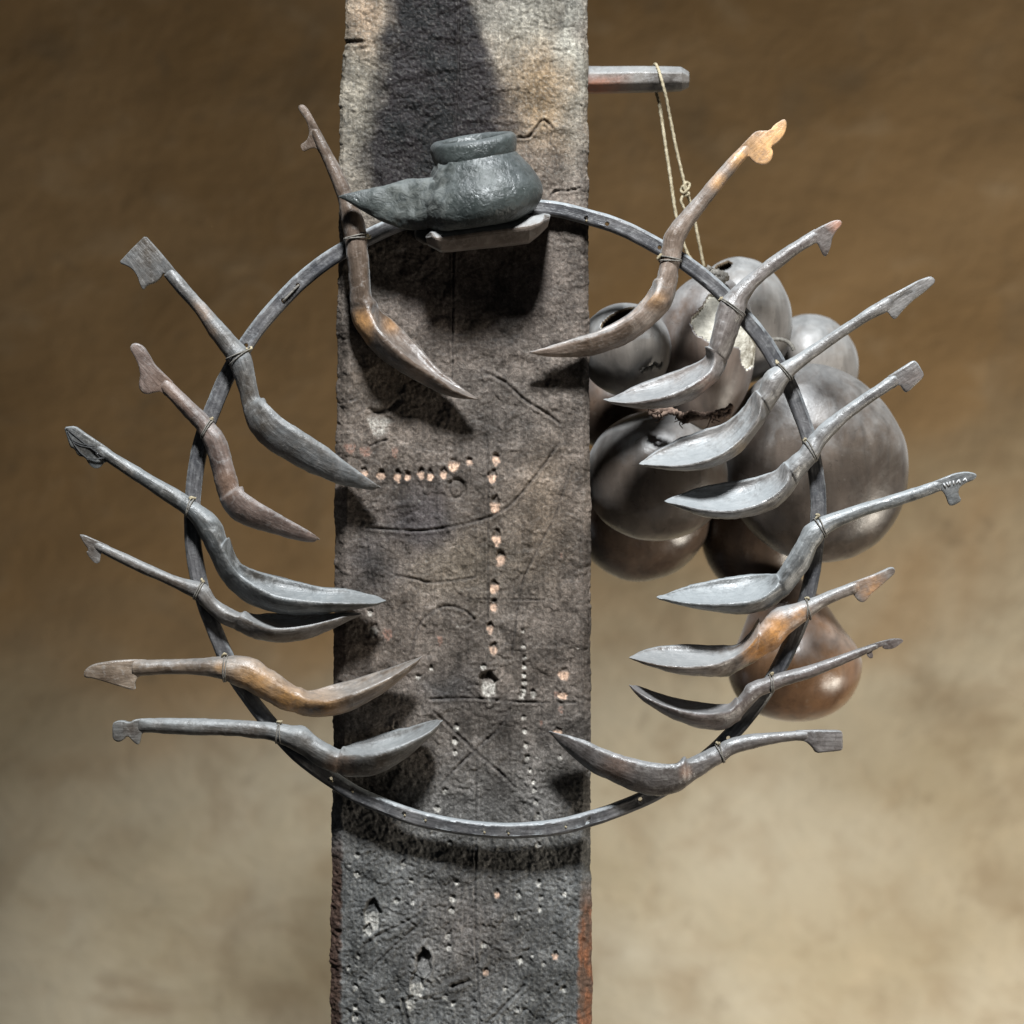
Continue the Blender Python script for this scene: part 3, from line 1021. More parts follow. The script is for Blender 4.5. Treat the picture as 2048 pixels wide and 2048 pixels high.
grey_blue = dict(dark=(0.058, 0.050, 0.040), mid=(0.105, 0.110, 0.112), worn=(0.24, 0.13, 0.06))
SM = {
    'L1': wood_mat('spoon_brown_oiled', (0.050, 0.038, 0.030), (0.115, 0.090, 0.074), (0.52, 0.27, 0.10), 0.34, 0.15, dust_light=0.12),
    'L2': wood_mat('spoon_slate', **grey_blue, dust_light=0.3),
    'L3': wood_mat('spoon_plum_brown', (0.070, 0.048, 0.040), (0.15, 0.112, 0.095), (0.25, 0.14, 0.08), 0.45, dust_light=0.22),
    'L4': wood_mat('spoon_dark_slate', (0.048, 0.044, 0.038), (0.085, 0.092, 0.094), (0.15, 0.10, 0.06), 0.40, dust_light=0.34),
    'L5': wood_mat('spoon_thin_grey', (0.070, 0.055, 0.043), (0.12, 0.112, 0.105), (0.22, 0.14, 0.08), 0.42, dust_light=0.32),
    'L6': wood_mat('spoon_honey', (0.085, 0.062, 0.045), (0.19, 0.15, 0.115), (0.40, 0.21, 0.07), 0.38, dust_light=0.22),
    'L7': wood_mat('spoon_iron_grey', (0.066, 0.054, 0.043), (0.11, 0.112, 0.108), (0.24, 0.15, 0.10), 0.42, dust_light=0.38),
    'R1': wood_mat('spoon_fawn', (0.095, 0.070, 0.055), (0.20, 0.16, 0.135), (0.66, 0.36, 0.14), 0.40, dust_light=0.32),
    'R2': wood_mat('spoon_silver_brown', (0.080, 0.068, 0.060), (0.17, 0.155, 0.145), (0.34, 0.17, 0.11), 0.33, dust_light=0.45),
    'R3': wood_mat('spoon_dusty', (0.085, 0.078, 0.072), (0.185, 0.175, 0.168), (0.30, 0.22, 0.14), 0.36, dust_light=0.55),
    'R4': wood_mat('spoon_silver', (0.085, 0.082, 0.079), (0.18, 0.175, 0.17), (0.26, 0.17, 0.13), 0.32, dust_light=0.58),
    'R5': wood_mat('spoon_steel_grey', (0.070, 0.072, 0.072), (0.15, 0.155, 0.155), (0.22, 0.18, 0.14), 0.33, dust_light=0.55),
    'R6': wood_mat('spoon_amber', (0.075, 0.062, 0.052), (0.16, 0.145, 0.135), (0.50, 0.24, 0.08), 0.33, dust_light=0.5),
    'R7': wood_mat('spoon_umber', (0.060, 0.046, 0.040), (0.12, 0.10, 0.092), (0.2, 0.12, 0.08), 0.36, dust_light=0.26),
    'R8': wood_mat('spoon_polished', (0.062, 0.055, 0.050), (0.135, 0.125, 0.120), (0.26, 0.15, 0.10), 0.30, dust_light=0.34),
}

spoon('r4', [(75, 24), (48, 38), (60, 72), (92, 112), (116, 165), (122, 215), (112, 245), (90, 268), (60, 285), (80, 332), (128, 306), (165, 302), (190, 345), (262, 335), (228, 265), (180, 172), (132, 82), (103, 38)],
      [(122, 190, 190, 190), (175, 315, 250, 300), (220, 410, 292, 375), (260, 510, 340, 465), (298, 610, 388, 570), (318, 695, 434, 672), (335, 790, 476, 775), (350, 895, 497, 880), (362, 985, 500, 968), (375, 1085, 508, 1062), (380, 1200, 518, 1190), (386, 1285, 524, 1272)][::1] and
      [(190, 190, 122, 190), (250, 300, 175, 315), (292, 375, 220, 410), (340, 465, 260, 510), (388, 570, 298, 610), (434, 672, 318, 695), (476, 775, 335, 790), (497, 880, 350, 895), (500, 968, 362, 985), (508, 1062, 375, 1085), (518, 1190, 380, 1200), (524, 1265, 384, 1285)],
      [(534, 1305, 522, 1325, 392, 1375), (578, 1345, 535, 1400, 428, 1470), (650, 1405, 585, 1490, 503, 1580), (740, 1490, 665, 1575, 605, 1680), (850, 1600, 775, 1675, 730, 1765), (950, 1715, 885, 1745, 850, 1830), (1060, 1815, 1010, 1832, 970, 1888), (1140, 1878, 1110, 1893, 1092, 1922)],
      (1206, 1925), 7, SM['L1'], 'brown spoon over the top left edge of the post, under the pot\'s spout', wear=[(450, 1440, 85, 1.0), (480, 1540, 50, 0.9), (650, 1450, 60, 0.4)], ydepth=-0.016)

spoon('r2', [(525, 57), (440, 140), (378, 208), (420, 222), (455, 245), (480, 280), (492, 320), (503, 348), (515, 357), (535, 328), (575, 318), (608, 290), (625, 258), (655, 300), (700, 262), (660, 212), (600, 140)],
      [(680, 235, 628, 280), (760, 325, 708, 378), (852, 429, 795, 478), (950, 535, 868, 590), (1040, 635, 938, 685), (1095, 692, 985, 758), (1118, 760, 1010, 825), (1140, 870, 1040, 905), (1158, 950, 1058, 990)],
      [(1168, 975, 1072, 1055), (1215, 1010, 1112, 1145), (1290, 1080, 1190, 1228), (1390, 1145, 1300, 1296), (1500, 1215, 1430, 1365), (1620, 1305, 1565, 1420), (1720, 1378, 1690, 1452), (1790, 1425, 1780, 1463)],
      (1826, 1450), 5, SM['L2'], 'slate grey spoon with a wide axe-shaped handle end, upper left of hoop', backseen=True, wear=[(830, 480, 70, 0.5), (860, 600, 60, 0.4)], fin_t=0.011)

spoon('r2', [(437, 680), (450, 655), (475, 648), (512, 665), (540, 708), (572, 765), (640, 832), (680, 870), (640, 950), (608, 915), (575, 922), (530, 935), (505, 925), (487, 893), (492, 852), (497, 830), (486, 772), (462, 722)],
      [(650, 842, 600, 905), (740, 930, 690, 995), (800, 985, 745, 1062), (860, 1042, 800, 1120), (895, 1082, 835, 1172), (952, 1148, 855, 1222), (977, 1205, 872, 1272), (1002, 1290, 893, 1352), (1027, 1375, 912, 1440), (1043, 1440, 932, 1505)],
      [(1048, 1460, 945, 1540), (1085, 1488, 1000, 1612), (1140, 1525, 1080, 1657), (1230, 1580, 1190, 1692), (1330, 1637, 1300, 1724), (1410, 1680, 1395, 1746), (1460, 1710, 1455, 1750)],
      (1489, 1736), 4, SM['L3'], 'short reddish brown spoon with a hoof-shaped handle end', backseen=True, wear=[(700, 900, 140, 0.25), (980, 1420, 90, 0.4)])

spoon('r3', [(65, 130), (120, 124), (170, 160), (270, 226), (315, 262), (285, 302), (262, 298), (236, 330), (205, 330), (182, 306), (167, 277), (132, 270), (116, 236), (96, 230), (80, 180)],
      [(240, 210, 215, 262), (320, 260, 283, 305), (420, 318, 380, 372), (520, 378, 480, 437), (620, 435, 578, 505), (690, 478, 655, 560), (740, 515, 690, 600), (790, 550, 723, 658), (830, 605, 750, 712), (848, 668, 778, 770)],
      [(853, 684, 846, 702, 790, 802), (882, 742, 868, 768, 830, 872), (928, 795, 906, 828, 880, 932), (1000, 828, 985, 882, 970, 992), (1100, 855, 1095, 936, 1090, 1030), (1200, 880, 1205, 958, 1210, 1037), (1300, 905, 1310, 970, 1310, 1032), (1400, 912, 1415, 975, 1415, 1020), (1500, 930, 1510, 978, 1510, 1005), (1572, 947, 1575, 980, 1575, 992)],
      (1623, 969), 5, SM['L4'], 'large dark spoon with a lozenge-carved handle end and chipped rim, left of hoop', wear=[(350, 350, 60, 0.3)], fin_t=0.010,
      marks=[[(80, 138), (160, 205), (262, 278)], [(110, 195), (150, 212), (215, 225)], [(115, 205), (150, 222), (225, 235)], [(85, 150), (120, 220), (180, 282), (262, 280)]])

spoon('r3', [(138, 650), (160, 650), (232, 682), (290, 708), (268, 748), (248, 735), (240, 755), (238, 785), (220, 792), (196, 772), (172, 736), (186, 725), (162, 692)],
      [(225, 680, 205, 718), (270, 700, 250, 740), (360, 740, 335, 785), (460, 785, 435, 834), (560, 830, 530, 875), (650, 862, 625, 922), (735, 882, 705, 962), (768, 905, 725, 987), (805, 962, 762, 1022), (860, 1000, 820, 1077), (915, 1028, 875, 1102)],
      [(938, 1032, 930, 1040, 892, 1108), (988, 1036, 982, 1066, 960, 1142), (1060, 1034, 1060, 1093, 1050, 1164), (1150, 1036, 1150, 1095, 1150, 1168), (1250, 1036, 1250, 1083, 1255, 1150), (1350, 1030, 1350, 1062, 1360, 1108), (1430, 1026, 1430, 1043, 1438, 1070)],
      (1503, 1033), 6, SM['L5'], 'thin grey spoon with a drooping leaf-shaped end, bowl tucked under the large dark one', fin_t=0.008)

spoon('r3', [(160, 1320), (175, 1295), (207, 1276), (300, 1260), (400, 1254), (470, 1256), (470, 1320), (440, 1328), (415, 1347), (405, 1372), (408, 1406), (370, 1396), (290, 1370), (210, 1346), (165, 1342)],
      [(400, 1256, 400, 1335), (460, 1255, 455, 1332), (540, 1252, 540, 1327), (640, 1252, 650, 1325), (740, 1245, 750, 1332), (800, 1240, 800, 1342), (845, 1238, 850, 1357), (905, 1235, 880, 1372), (985, 1245, 930, 1392), (1050, 1287, 1000, 1432), (1120, 1337, 1070, 1472), (1178, 1385, 1135, 1500)],
      [(1212, 1406, 1207, 1418, 1177, 1510), (1257, 1406, 1257, 1440, 1235, 1529), (1350, 1382, 1352, 1440, 1330, 1531), (1450, 1358, 1455, 1414, 1440, 1505), (1550, 1325, 1560, 1375, 1550, 1452), (1650, 1293, 1655, 1330, 1650, 1385), (1720, 1265, 1725, 1288, 1722, 1327), (1766, 1250, 1768, 1262, 1767, 1282)],
      (1797, 1240), 6, SM['L6'], 'honey brown spoon with a thick bird-head end, lower left, tip over the post', wear=[(1000, 1370, 130, 0.7), (1150, 1470, 130, 0.85), (1300, 1500, 120, 0.6), (820, 1290, 30, 0.6)], fin_t=0.014)

spoon('r3', [(300, 1565), (315, 1552), (350, 1548), (382, 1560), (402, 1545), (450, 1540), (490, 1538), (490, 1605), (440, 1610), (435, 1640), (428, 1667), (410, 1662), (372, 1620), (352, 1645), (325, 1655), (300, 1637)],
      [(430, 1540, 430, 1605), (480, 1537, 480, 1607), (560, 1535, 560, 1612), (700, 1537, 700, 1618), (850, 1543, 850, 1622), (980, 1550, 980, 1634), (1060, 1555, 1060, 1642), (1108, 1562, 1103, 1655), (1162, 1570, 1130, 1668), (1225, 1578, 1170, 1688), (1280, 1620, 1230, 1722), (1340, 1660, 1290, 1768), (1395, 1693, 1360, 1800)],
      [(1410, 1692, 1408, 1706, 1385, 1805), (1447, 1672, 1447, 1708, 1430, 1821), (1550, 1635, 1555, 1697, 1540, 1818), (1650, 1606, 1655, 1672, 1640, 1782), (1740, 1583, 1750, 1638, 1745, 1710), (1820, 1558, 1830, 1600, 1830, 1634), (1866, 1548, 1872, 1570, 1873, 1589)],
      (1897, 1548), 7, SM['L7'], 'lowest spoon on the left, straight grey handle with a notched two-lobed end', wear=[(1400, 1770, 70, 0.5)], fin_t=0.011)

spoon('r5', [(1510, 205), (1540, 195), (1610, 195), (1640, 155), (1700, 119), (1718, 132), (1718, 180), (1700, 230), (1660, 275), (1615, 300), (1632, 330), (1626, 376), (1600, 405), (1570, 413), (1530, 406), (1495, 382), (1472, 352), (1420, 400), (1400, 320), (1450, 266)],
      [(1445, 275, 1490, 335), (1350, 370, 1402, 440), (1250, 482, 1317, 547), (1150, 600, 1232, 652), (1050, 712, 1162, 748), (980, 792, 1107, 818), (930, 870, 1067, 888), (914, 950, 1045, 987), (904, 1020, 1035, 1042), (894, 1090, 1022, 1102), (880, 1145, 1010, 1195)],
      [(872, 1165, 895, 1185, 1000, 1255), (830, 1225, 858, 1258, 972, 1327), (780, 1292, 804, 1320, 912, 1402), (715, 1355, 735, 1385, 822, 1482), (630, 1415, 645, 1445, 712, 1557), (530, 1468, 540, 1492, 592, 1607), (400, 1512, 405, 1532, 452, 1647), (260, 1558, 265, 1572, 300, 1658), (150, 1595, 152, 1605, 165, 1651)],
      (60, 1625), 8, SM['R1'], 'fawn spoon with a bright orange leaf-and-lobe handle end, top right', wear=[(1560, 330, 110, 1.0), (1640, 220, 120, 0.85), (1420, 380, 80, 0.8), (1280, 530, 60, 0.6), (880, 1290, 70, 0.35)], bmax=44, fin_t=0.010)

spoon('r6', [(1365, 100), (1376, 112), (1374, 132), (1346, 160), (1326, 196), (1320, 240), (1300, 288), (1282, 285), (1262, 240), (1250, 216), (1225, 228), (1205, 170), (1265, 135), (1330, 105)],
      [(1235, 150, 1260, 212), (1130, 215, 1167, 267), (1040, 270, 1087, 327), (960, 330, 1007, 389), (880, 395, 937, 452), (800, 465, 893, 522), (752, 520, 870, 597), (732, 570, 855, 632), (716, 640, 837, 692), (702, 705, 812, 762), (692, 752, 788, 825)],
      [(690, 765, 705, 785, 785, 840), (672, 803, 718, 832, 766, 885), (620, 840, 690, 887, 717, 948), (520, 880, 600, 947, 627, 1017), (410, 917, 490, 1001, 511, 1064), (300, 960, 370, 1031, 381, 1078), (220, 1000, 265, 1043, 270, 1067), (176, 1020, 190, 1040, 195, 1051)],
      (147, 1028), 6, SM['R2'], 'silvery brown spoon with a small hooked barb end, second from top right', wear=[(1345, 125, 50, 0.9), (690, 960, 60, 0.35)], fin_t=0.010)

spoon('r6', [(1832, 390), (1855, 403), (1857, 426), (1800, 476), (1740, 520), (1690, 570), (1655, 614), (1636, 606), (1612, 570), (1585, 580), (1570, 518), (1690, 455), (1770, 412)],
      [(1620, 490, 1645, 560), (1500, 562, 1530, 614), (1400, 630, 1435, 674), (1300, 695, 1340, 737), (1200, 758, 1242, 810), (1110, 815, 1152, 882), (1052, 845, 1107, 927), (992, 880, 1082, 962), (967, 920, 1062, 1007), (956, 965, 1040, 1045), (942, 985, 1012, 1090)],
      [(932, 988, 955, 1040, 1002, 1102), (895, 1030, 945, 1112, 962, 1167), (840, 1095, 905, 1177, 917, 1228), (760, 1150, 830, 1252, 842, 1307), (660, 1185, 735, 1313, 743, 1364), (560, 1218, 620, 1353, 626, 1393), (470, 1262, 510, 1368, 512, 1394), (390, 1312, 415, 1368, 418, 1384), (355, 1340, 362, 1364, 365, 1373)],
      (331, 1360), 6, SM['R3'], 'dusty spoon with a long blade-shaped handle end pointing up right', wear=[(860, 1290, 50, 0.5)], fin_t=0.010)

spoon('r6', [(1745, 824), (1766, 836), (1801, 896), (1795, 916), (1716, 991), (1700, 985), (1676, 946), (1640, 975), (1610, 910), (1650, 885)],
      [(1640, 893, 1672, 948), (1540, 960, 1577, 1012), (1450, 1022, 1492, 1072), (1350, 1092, 1407, 1137), (1275, 1148, 1337, 1207), (1225, 1200, 1282, 1272), (1185, 1245, 1247, 1337), (1155, 1290, 1217, 1372), (1120, 1320, 1187, 1412), (1092, 1352, 1152, 1465)],
      [(1080, 1365, 1100, 1405, 1142, 1482), (1030, 1395, 1085, 1467, 1102, 1532), (950, 1425, 1020, 1522, 1032, 1587), (860, 1443, 915, 1571, 926, 1627), (770, 1455, 800, 1599, 806, 1641), (680, 1470, 695, 1599, 698, 1638), (590, 1497, 595, 1584, 598, 1611), (520, 1523, 523, 1568, 525, 1584)],
      (462, 1552), 6, SM['R4'], 'silver grey spoon with a squared block end, in front of the biggest gourd', wear=[(1720, 920, 60, 0.35)], fin_t=0.012)

spoon('r7', [(1921, 226), (1910, 215), (1870, 208), (1820, 216), (1765, 238), (1720, 256), (1735, 300), (1762, 292), (1780, 316), (1795, 361), (1815, 363), (1853, 340), (1836, 310), (1841, 281), (1870, 261), (1912, 245)],
      [(1750, 245, 1762, 293), (1640, 280, 1660, 332), (1540, 312, 1560, 367), (1440, 340, 1465, 392), (1340, 370, 1362, 432), (1260, 398, 1292, 462), (1200, 420, 1237, 502), (1150, 452, 1217, 532), (1120, 502, 1192, 572), (1087, 560, 1162, 642), (1057, 613, 1122, 697), (1025, 668, 1075, 765)],
      [(1015, 678, 1028, 710, 1047, 787), (980, 672, 1000, 742, 1002, 820), (920, 675, 930, 779, 926, 844), (830, 683, 832, 793, 832, 851), (740, 697, 738, 801, 738, 841), (650, 717, 645, 799, 645, 824), (570, 742, 567, 791, 567, 806), (515, 762, 513, 782, 513, 791)],
      (479, 773), 6, SM['R5'], 'steel grey spoon with incised marks on its drooping tail, furthest right', fin_t=0.009,
      marks=[[(1768, 262), (1776, 276)], [(1782, 258), (1790, 272)], [(1797, 254), (1796, 270)], [(1812, 250), (1814, 267)], [(1826, 262), (1838, 246), (1842, 262)], [(1856, 252), (1866, 240), (1872, 254)]])

spoon('r7', [(1532, 637), (1550, 641), (1553, 666), (1520, 696), (1450, 756), (1415, 798), (1392, 795), (1360, 756), (1330, 768), (1320, 722), (1460, 670)],
      [(1380, 697, 1395, 752), (1280, 735, 1297, 787), (1210, 762, 1232, 820), (1150, 785, 1162, 872), (1090, 805, 1112, 907), (1015, 825, 1062, 952), (977, 855, 1022, 1002), (952, 885, 972, 1032), (936, 900, 930, 1062)],
      [(928, 908, 935, 925, 897, 1082), (885, 948, 900, 985, 850, 1107), (820, 985, 840, 1040, 800, 1130), (720, 992, 735, 1069, 725, 1131), (600, 990, 605, 1078, 605, 1123), (490, 1000, 492, 1073, 495, 1099), (420, 1015, 420, 1061, 425, 1076), (385, 1030, 384, 1052, 386, 1061)],
      (356, 1045), 3, SM['R6'], 'spoon with an amber brown neck and fin-shaped end, above the lowest gourd', wear=[(1010, 930, 90, 1.0), (930, 1010, 70, 1.0), (1120, 850, 50, 0.6), (1440, 730, 60, 0.6)], fin_t=0.010)

spoon('r7', [(1588, 968), (1578, 960), (1540, 960), (1480, 975), (1420, 994), (1428, 1026), (1425, 1036), (1440, 1051), (1456, 1045), (1447, 1012), (1500, 992), (1497, 1003), (1510, 1009), (1545, 1005), (1586, 976)],
      [(1470, 978, 1475, 1003), (1440, 987, 1445, 1018), (1340, 1020, 1350, 1062), (1240, 1055, 1256, 1102), (1140, 1085, 1156, 1142), (1060, 1105, 1072, 1167), (992, 1125, 1002, 1197), (932, 1145, 952, 1217), (887, 1165, 922, 1242), (867, 1195, 892, 1277), (843, 1228, 865, 1310)],
      [(838, 1236, 838, 1246, 850, 1328), (800, 1258, 800, 1278, 795, 1366), (720, 1256, 720, 1286, 715, 1371), (620, 1243, 615, 1278, 605, 1343), (530, 1223, 522, 1255, 510, 1297), (450, 1195, 440, 1222, 430, 1248), (395, 1175, 388, 1192, 383, 1207)],
      (356, 1168), 6, SM['R7'], 'slim umber spoon with a thin two-knobbed end crossing the lowest gourd', fin_t=0.008)

spoon('r7', [(1305, 1373), (1316, 1382), (1318, 1460), (1300, 1466), (1195, 1476), (1180, 1450), (1148, 1422), (1100, 1420), (1100, 1374), (1200, 1371)],
      [(1160, 1374, 1150, 1420), (1120, 1374, 1115, 1418), (1050, 1377, 1055, 1424), (950, 1384, 960, 1442), (870, 1394, 882, 1462), (800, 1412, 822, 1482), (752, 1437, 782, 1512), (692, 1467, 732, 1542), (642, 1490, 682, 1577), (617, 1500, 628, 1612)],
      [(600, 1510, 600, 1632), (560, 1522, 545, 1657), (480, 1520, 465, 1665), (380, 1500, 370, 1641), (280, 1470, 270, 1599), (180, 1428, 160, 1536), (100, 1400, 80, 1471), (45, 1386, 35, 1426)],
      (-6, 1376), 6, SM['R8'], 'lowest spoon on the right, polished, with a rectangular block end', backseen=True, wear=[(300, 1540, 80, 0.3), (610, 1560, 30, 0.7)], fin_t=0.012)

# ------------------------------------------------------------------ shelf under the pot
M_SHELF = wood_mat('shelf_wood', (0.070, 0.056, 0.046), (0.135, 0.115, 0.098), (0.28, 0.16, 0.09), 0.5, 0.15, dust_light=0.5)
sh_stn = cv('r4', [(872, 868, 880, 925), (905, 845, 975, 978), (1000, 832, 1040, 975), (1200, 805, 1220, 955), (1400, 775, 1420, 935), (1550, 752, 1540, 920), (1640, 740, 1600, 870), (1680, 745, 1660, 810)])
shelf = thing('shelf', tuple(P(*cv('r4', [(1230, 950)])[0], YF)), 'small hewn wooden ledge carrying the black pot', 'shelf')
yb_, yf_ = YF + 0.006, -0.058
R = []
for i, (tx, ty, bx_, by_) in enumerate(sh_stn):
    e = 1.0 if 0 < i < len(sh_stn) - 1 else 0.7
    yfr = yf_ * e
    h = by_ - ty
    xt, xb = tx, bx_
    ring = [P(tx, ty - 4, yb_), P(tx, ty, yfr + 0.006), P(tx + (xb - tx) * .35, ty + h * .33, yfr - 0.002), P(tx + (xb - tx) * .55, ty + h * 0.5, yfr), P(xb, by_ - h * .08, yfr + 0.010), P(xb, by_, yfr + 0.022), P(xb, by_ + 2, yb_)]
    R.append(ring)
R = np.array(R)
V = R.reshape(-1, 3)
V = V + (fbm_pts(V, 40, 5)[:, None] * np.array([0.0, 1, 0.6]) * 0.0015)
o = mesh_obj('ledge', V, ring_faces(len(R), 7), M_SHELF, shelf, smooth=False, attr={'wear': np.full(len(V), 0.15)})
fix_normals(o)
bmv = o.modifiers.new('b', 'BEVEL'); bmv.width = 0.002; bmv.segments = 2
bk = cv('r4', [(800, 840), (818, 828), (900, 820), (905, 935), (860, 930), (805, 895)])
V = [P(x, y, YF + 0.004) for x, y in bk] + [P(x, y, -0.030) for x, y in bk]
kq = len(bk)
o = mesh_obj('back_block', V, ring_faces(2, kq), M_SHELF, shelf, smooth=False, attr={'wear': np.zeros(len(V))})
fix_normals(o)
bmv = o.modifiers.new('b', 'BEVEL'); bmv.width = 0.003; bmv.segments = 3

# ------------------------------------------------------------------ pot
m, nt, b = new_mat('black_pottery')
tc = N(nt, 'ShaderNodeTexCoord'); v = tc.outputs['Object']
n1 = noise_n(nt, v, 30, 5, 0.6); n2 = noise_n(nt, v, 110, 4, 0.6, 0.8); n3 = noise_n(nt, v, 330, 3, 0.6)
at = nt.nodes.new('ShaderNodeAttribute'); at.attribute_name = 'rough'
col = mixc(nt, ramp(nt, n1, [(0.35, g3(0)), (0.66, g3(1))]), (0.016, 0.020, 0.019), (0.044, 0.051, 0.048))
col = mixc(nt, math_n(nt, 'MULTIPLY', at.outputs['Fac'], ramp(nt, n2, [(0.4, g3(0.1)), (0.7, g3(0.75))])), col, (0.115, 0.12, 0.108))
col = dust_and_top_light(nt, v, col, 0.13, n2)
col = mixc(nt, ramp(nt, n3, [(0.66, g3(0)), (0.76, g3(0.5))]), col, (0.25, 0.25, 0.23))
nt.links.new(col, b.inputs['Base Color'])
rr = math_n(nt, 'ADD', math_n(nt, 'MULTIPLY', at.outputs['Fac'], 0.25), ramp(nt, n2, [(0.3, g3(0.26)), (0.7, g3(0.55))]))
nt.links.new(rr, b.inputs['Roughness'])
b.inputs['Specular IOR Level'].default_value = 0.42
b.inputs['Sheen Weight'].default_value = 0.05
p = bump(nt, b, n1, 0.5, 0.004)
p = bump(nt, b, n2, 0.55, 0.0034, p)
p = bump(nt, b, n3, 0.5, 0.0010, p)
M_POT = m
PYC = -0.036           # pot axis depth
pot = thing('pot', tuple(P(*cv('r4', [(1210, 800)])[0], PYC)), 'small black clay pot with a pointed spout on the wooden ledge', 'pot')
tilt = math.radians(8.5)
ex = np.array([math.cos(tilt), 0, math.sin(tilt)])


def pot_rings(rings, K=64, face=0.13, sq=0.82):
    out = []
    for (cx, cy, r, tl) in rings:
        c_ = P(*cv('r4', [(cx, cy)])[0], PYC)
        rr_ = r / 3.22 * PXs
        e_ = np.array([math.cos(tl), 0, math.sin(tl)])
        up = np.array([-math.sin(tl), 0, math.cos(tl)])
        row = []
        for j in range(K):
            a = 2 * math.pi * j / K
            # front and back of a tilted ring drop and rise a little, the mouth leans to the viewer
            row.append(c_ + rr_ * (math.cos(a) * e_ + math.sin(a) * sq * np.array([0, 1, 0])) + up * face * rr_ * math.sin(a))
        out.append(row)
    return np.array(out)


T1 = tilt
body_r = catmull(np.array([(1215, 815, 40, T1), (1215, 808, 250, T1), (1225, 780, 320, T1), (1232, 720, 372, T1), (1238, 640, 390, T1 * .9), (1236, 570, 375, T1), (1225, 490, 335, T1), (1208, 420, 293, T1), (1195, 370, 262, T1), (1188, 335, 250, T1), (1184, 300, 248, T1)]), 4)
R = pot_rings([tuple(q) for q in body_r])
V = R.reshape(-1, 3)
cen = P(*cv('r4', [(1230, 600)])[0], PYC)
dn = (V - cen) / np.linalg.norm(V - cen, axis=1)[:, None]
vx = (1024 + V[:, 0] / PXs - 580) * 3.22; vz = (1024 - V[:, 2] / PXs - 200) * 3.22
rghf = sstep(1130, 960, vx) * sstep(360, 470, vz)
rghf = np.maximum(rghf, 0.7 * np.exp(-(((vx - 1260) / 90) ** 2 + ((vz - 570) / 70) ** 2)))
V = V + dn * (0.0010 * fbm_pts(V, 25, 3)[:, None] + 0.0034 * rghf[:, None] * fbm_pts(V, 110, 4)[:, None])
o = mesh_obj('body', V, ring_faces(len(R), 64, True, False), M_POT, pot, attr={'rough': rghf}); fix_normals(o)
col_r = catmull(np.array([(1192, 380, 234, T1), (1191, 374, 256, T1), (1188, 352, 268, T1), (1184, 318, 274, T1), (1180, 280, 276, T1), (1177, 256, 268, T1), (1176, 242, 250, T1), (1176, 240, 236, T1), (1178, 252, 216, T1), (1181, 285, 205, T1), (1186, 340, 212, T1), (1200, 420, 250, T1), (1225, 560, 330, T1), (1225, 700, 300, T1), (1220, 760, 60, T1)]), 3)
R = pot_rings([tuple(q) for q in col_r], face=0.20)
V = R.reshape(-1, 3)
V = V + 0.0010 * fbm_pts(V, 45, 6)[:, None] * np.array([0.6, 0.6, 1])
o = mesh_obj('collar', V, ring_faces(len(R), 64, False, True), M_POT, pot, attr={'rough': np.zeros(len(V))}); fix_normals(o)
sp = cv('r4', [(312, 620, 316, 626), (360, 603, 375, 652), (450, 584, 470, 708), (560, 560, 575, 770), (680, 528, 680, 815), (780, 507, 760, 832), (860, 508, 850, 832), (960, 500, 960, 822), (1080, 520, 1080, 800)])
R = []
for i, (tx, ty, bx_, by_) in enumerate(sp):
    c2 = ((tx + bx_) / 2, (ty + by_) / 2); h = math.hypot(tx - bx_, ty - by_) / 2 * PXs
    th = np.interp(i, [0, 2, 5, 8], [0.001, 0.006, 0.013, 0.030])
    ce = P(c2[0], c2[1], PYC)
    row = []
    for j in range(28):
        a = 2 * math.pi * j / 28
        s_, c_ = math.sin(a), math.cos(a)
        yy = th * math.copysign(abs(c_) ** 0.8, c_)
        row.append(ce + np.array([0, -yy, h * math.copysign(abs(s_) ** 0.75, s_)]))
    R.append(row)
R = catmull(np.array(R), 6)
V = R.reshape(-1, 3)
rf = np.clip((V[:, 0] - V[:, 0].min()) / 0.06, 0.15, 1)
V = V + np.array([0, -1, 0.25]) * (0.0042 * rf * fbm_pts(V, 60, 14))[:, None] + np.array([0, -1, 0]) * (0.0024 * rf * fbm_pts(V, 160, 15))[:, None]
o = mesh_obj('spout', V, ring_faces(len(R), 28), M_POT, pot, attr={'rough': np.clip(rf * 0.9, 0, 1)}); fix_normals(o)

# ------------------------------------------------------------------ wall peg with string
M_PEG = wood_mat('peg_wood', (0.072, 0.06, 0.052), (0.15, 0.135, 0.12), (0.24, 0.095, 0.05), 0.42, 0.15, dust_light=0.3)
PEGY = 0.105
pgc = [(1165, 160, 28), (1200, 160, 28), (1270, 159, 28), (1340, 158, 26), (1362, 158, 25), (1378, 160, 16)]
R = []
for i, (x, y, r) in enumerate(pgc):
    c_ = P(x, y, PEGY); rr_ = r * PXs * 1.04
    R.append([c_ + rr_ * np.array([0, -math.cos(math.pi * 2 * (j + .5) / 8), math.sin(math.pi * 2 * (j + .5) / 8)]) for j in range(8)])
R = np.array(R); V = R.reshape(-1, 3)
peg = thing('peg', tuple(P(1178, 160, PEGY)), 'eight-sided wooden peg driven into the right side of the post', 'peg')
ppx_ = 1024 + V[:, 0] / PXs
o = mesh_obj('shaft', V + fbm_pts(V, 60, 3)[:, None] * 0.0012, ring_faces(len(R), 8), M_PEG, peg, smooth=False,
             attr={'wear': np.where((ppx_ < 1215) & (V[:, 2] < P(0, 158, PEGY)[2]), 1.0, 0.0)})
fix_normals(o)
bmv = o.modifiers.new('b', 'BEVEL'); bmv.width = 0.0012; bmv.segments = 2

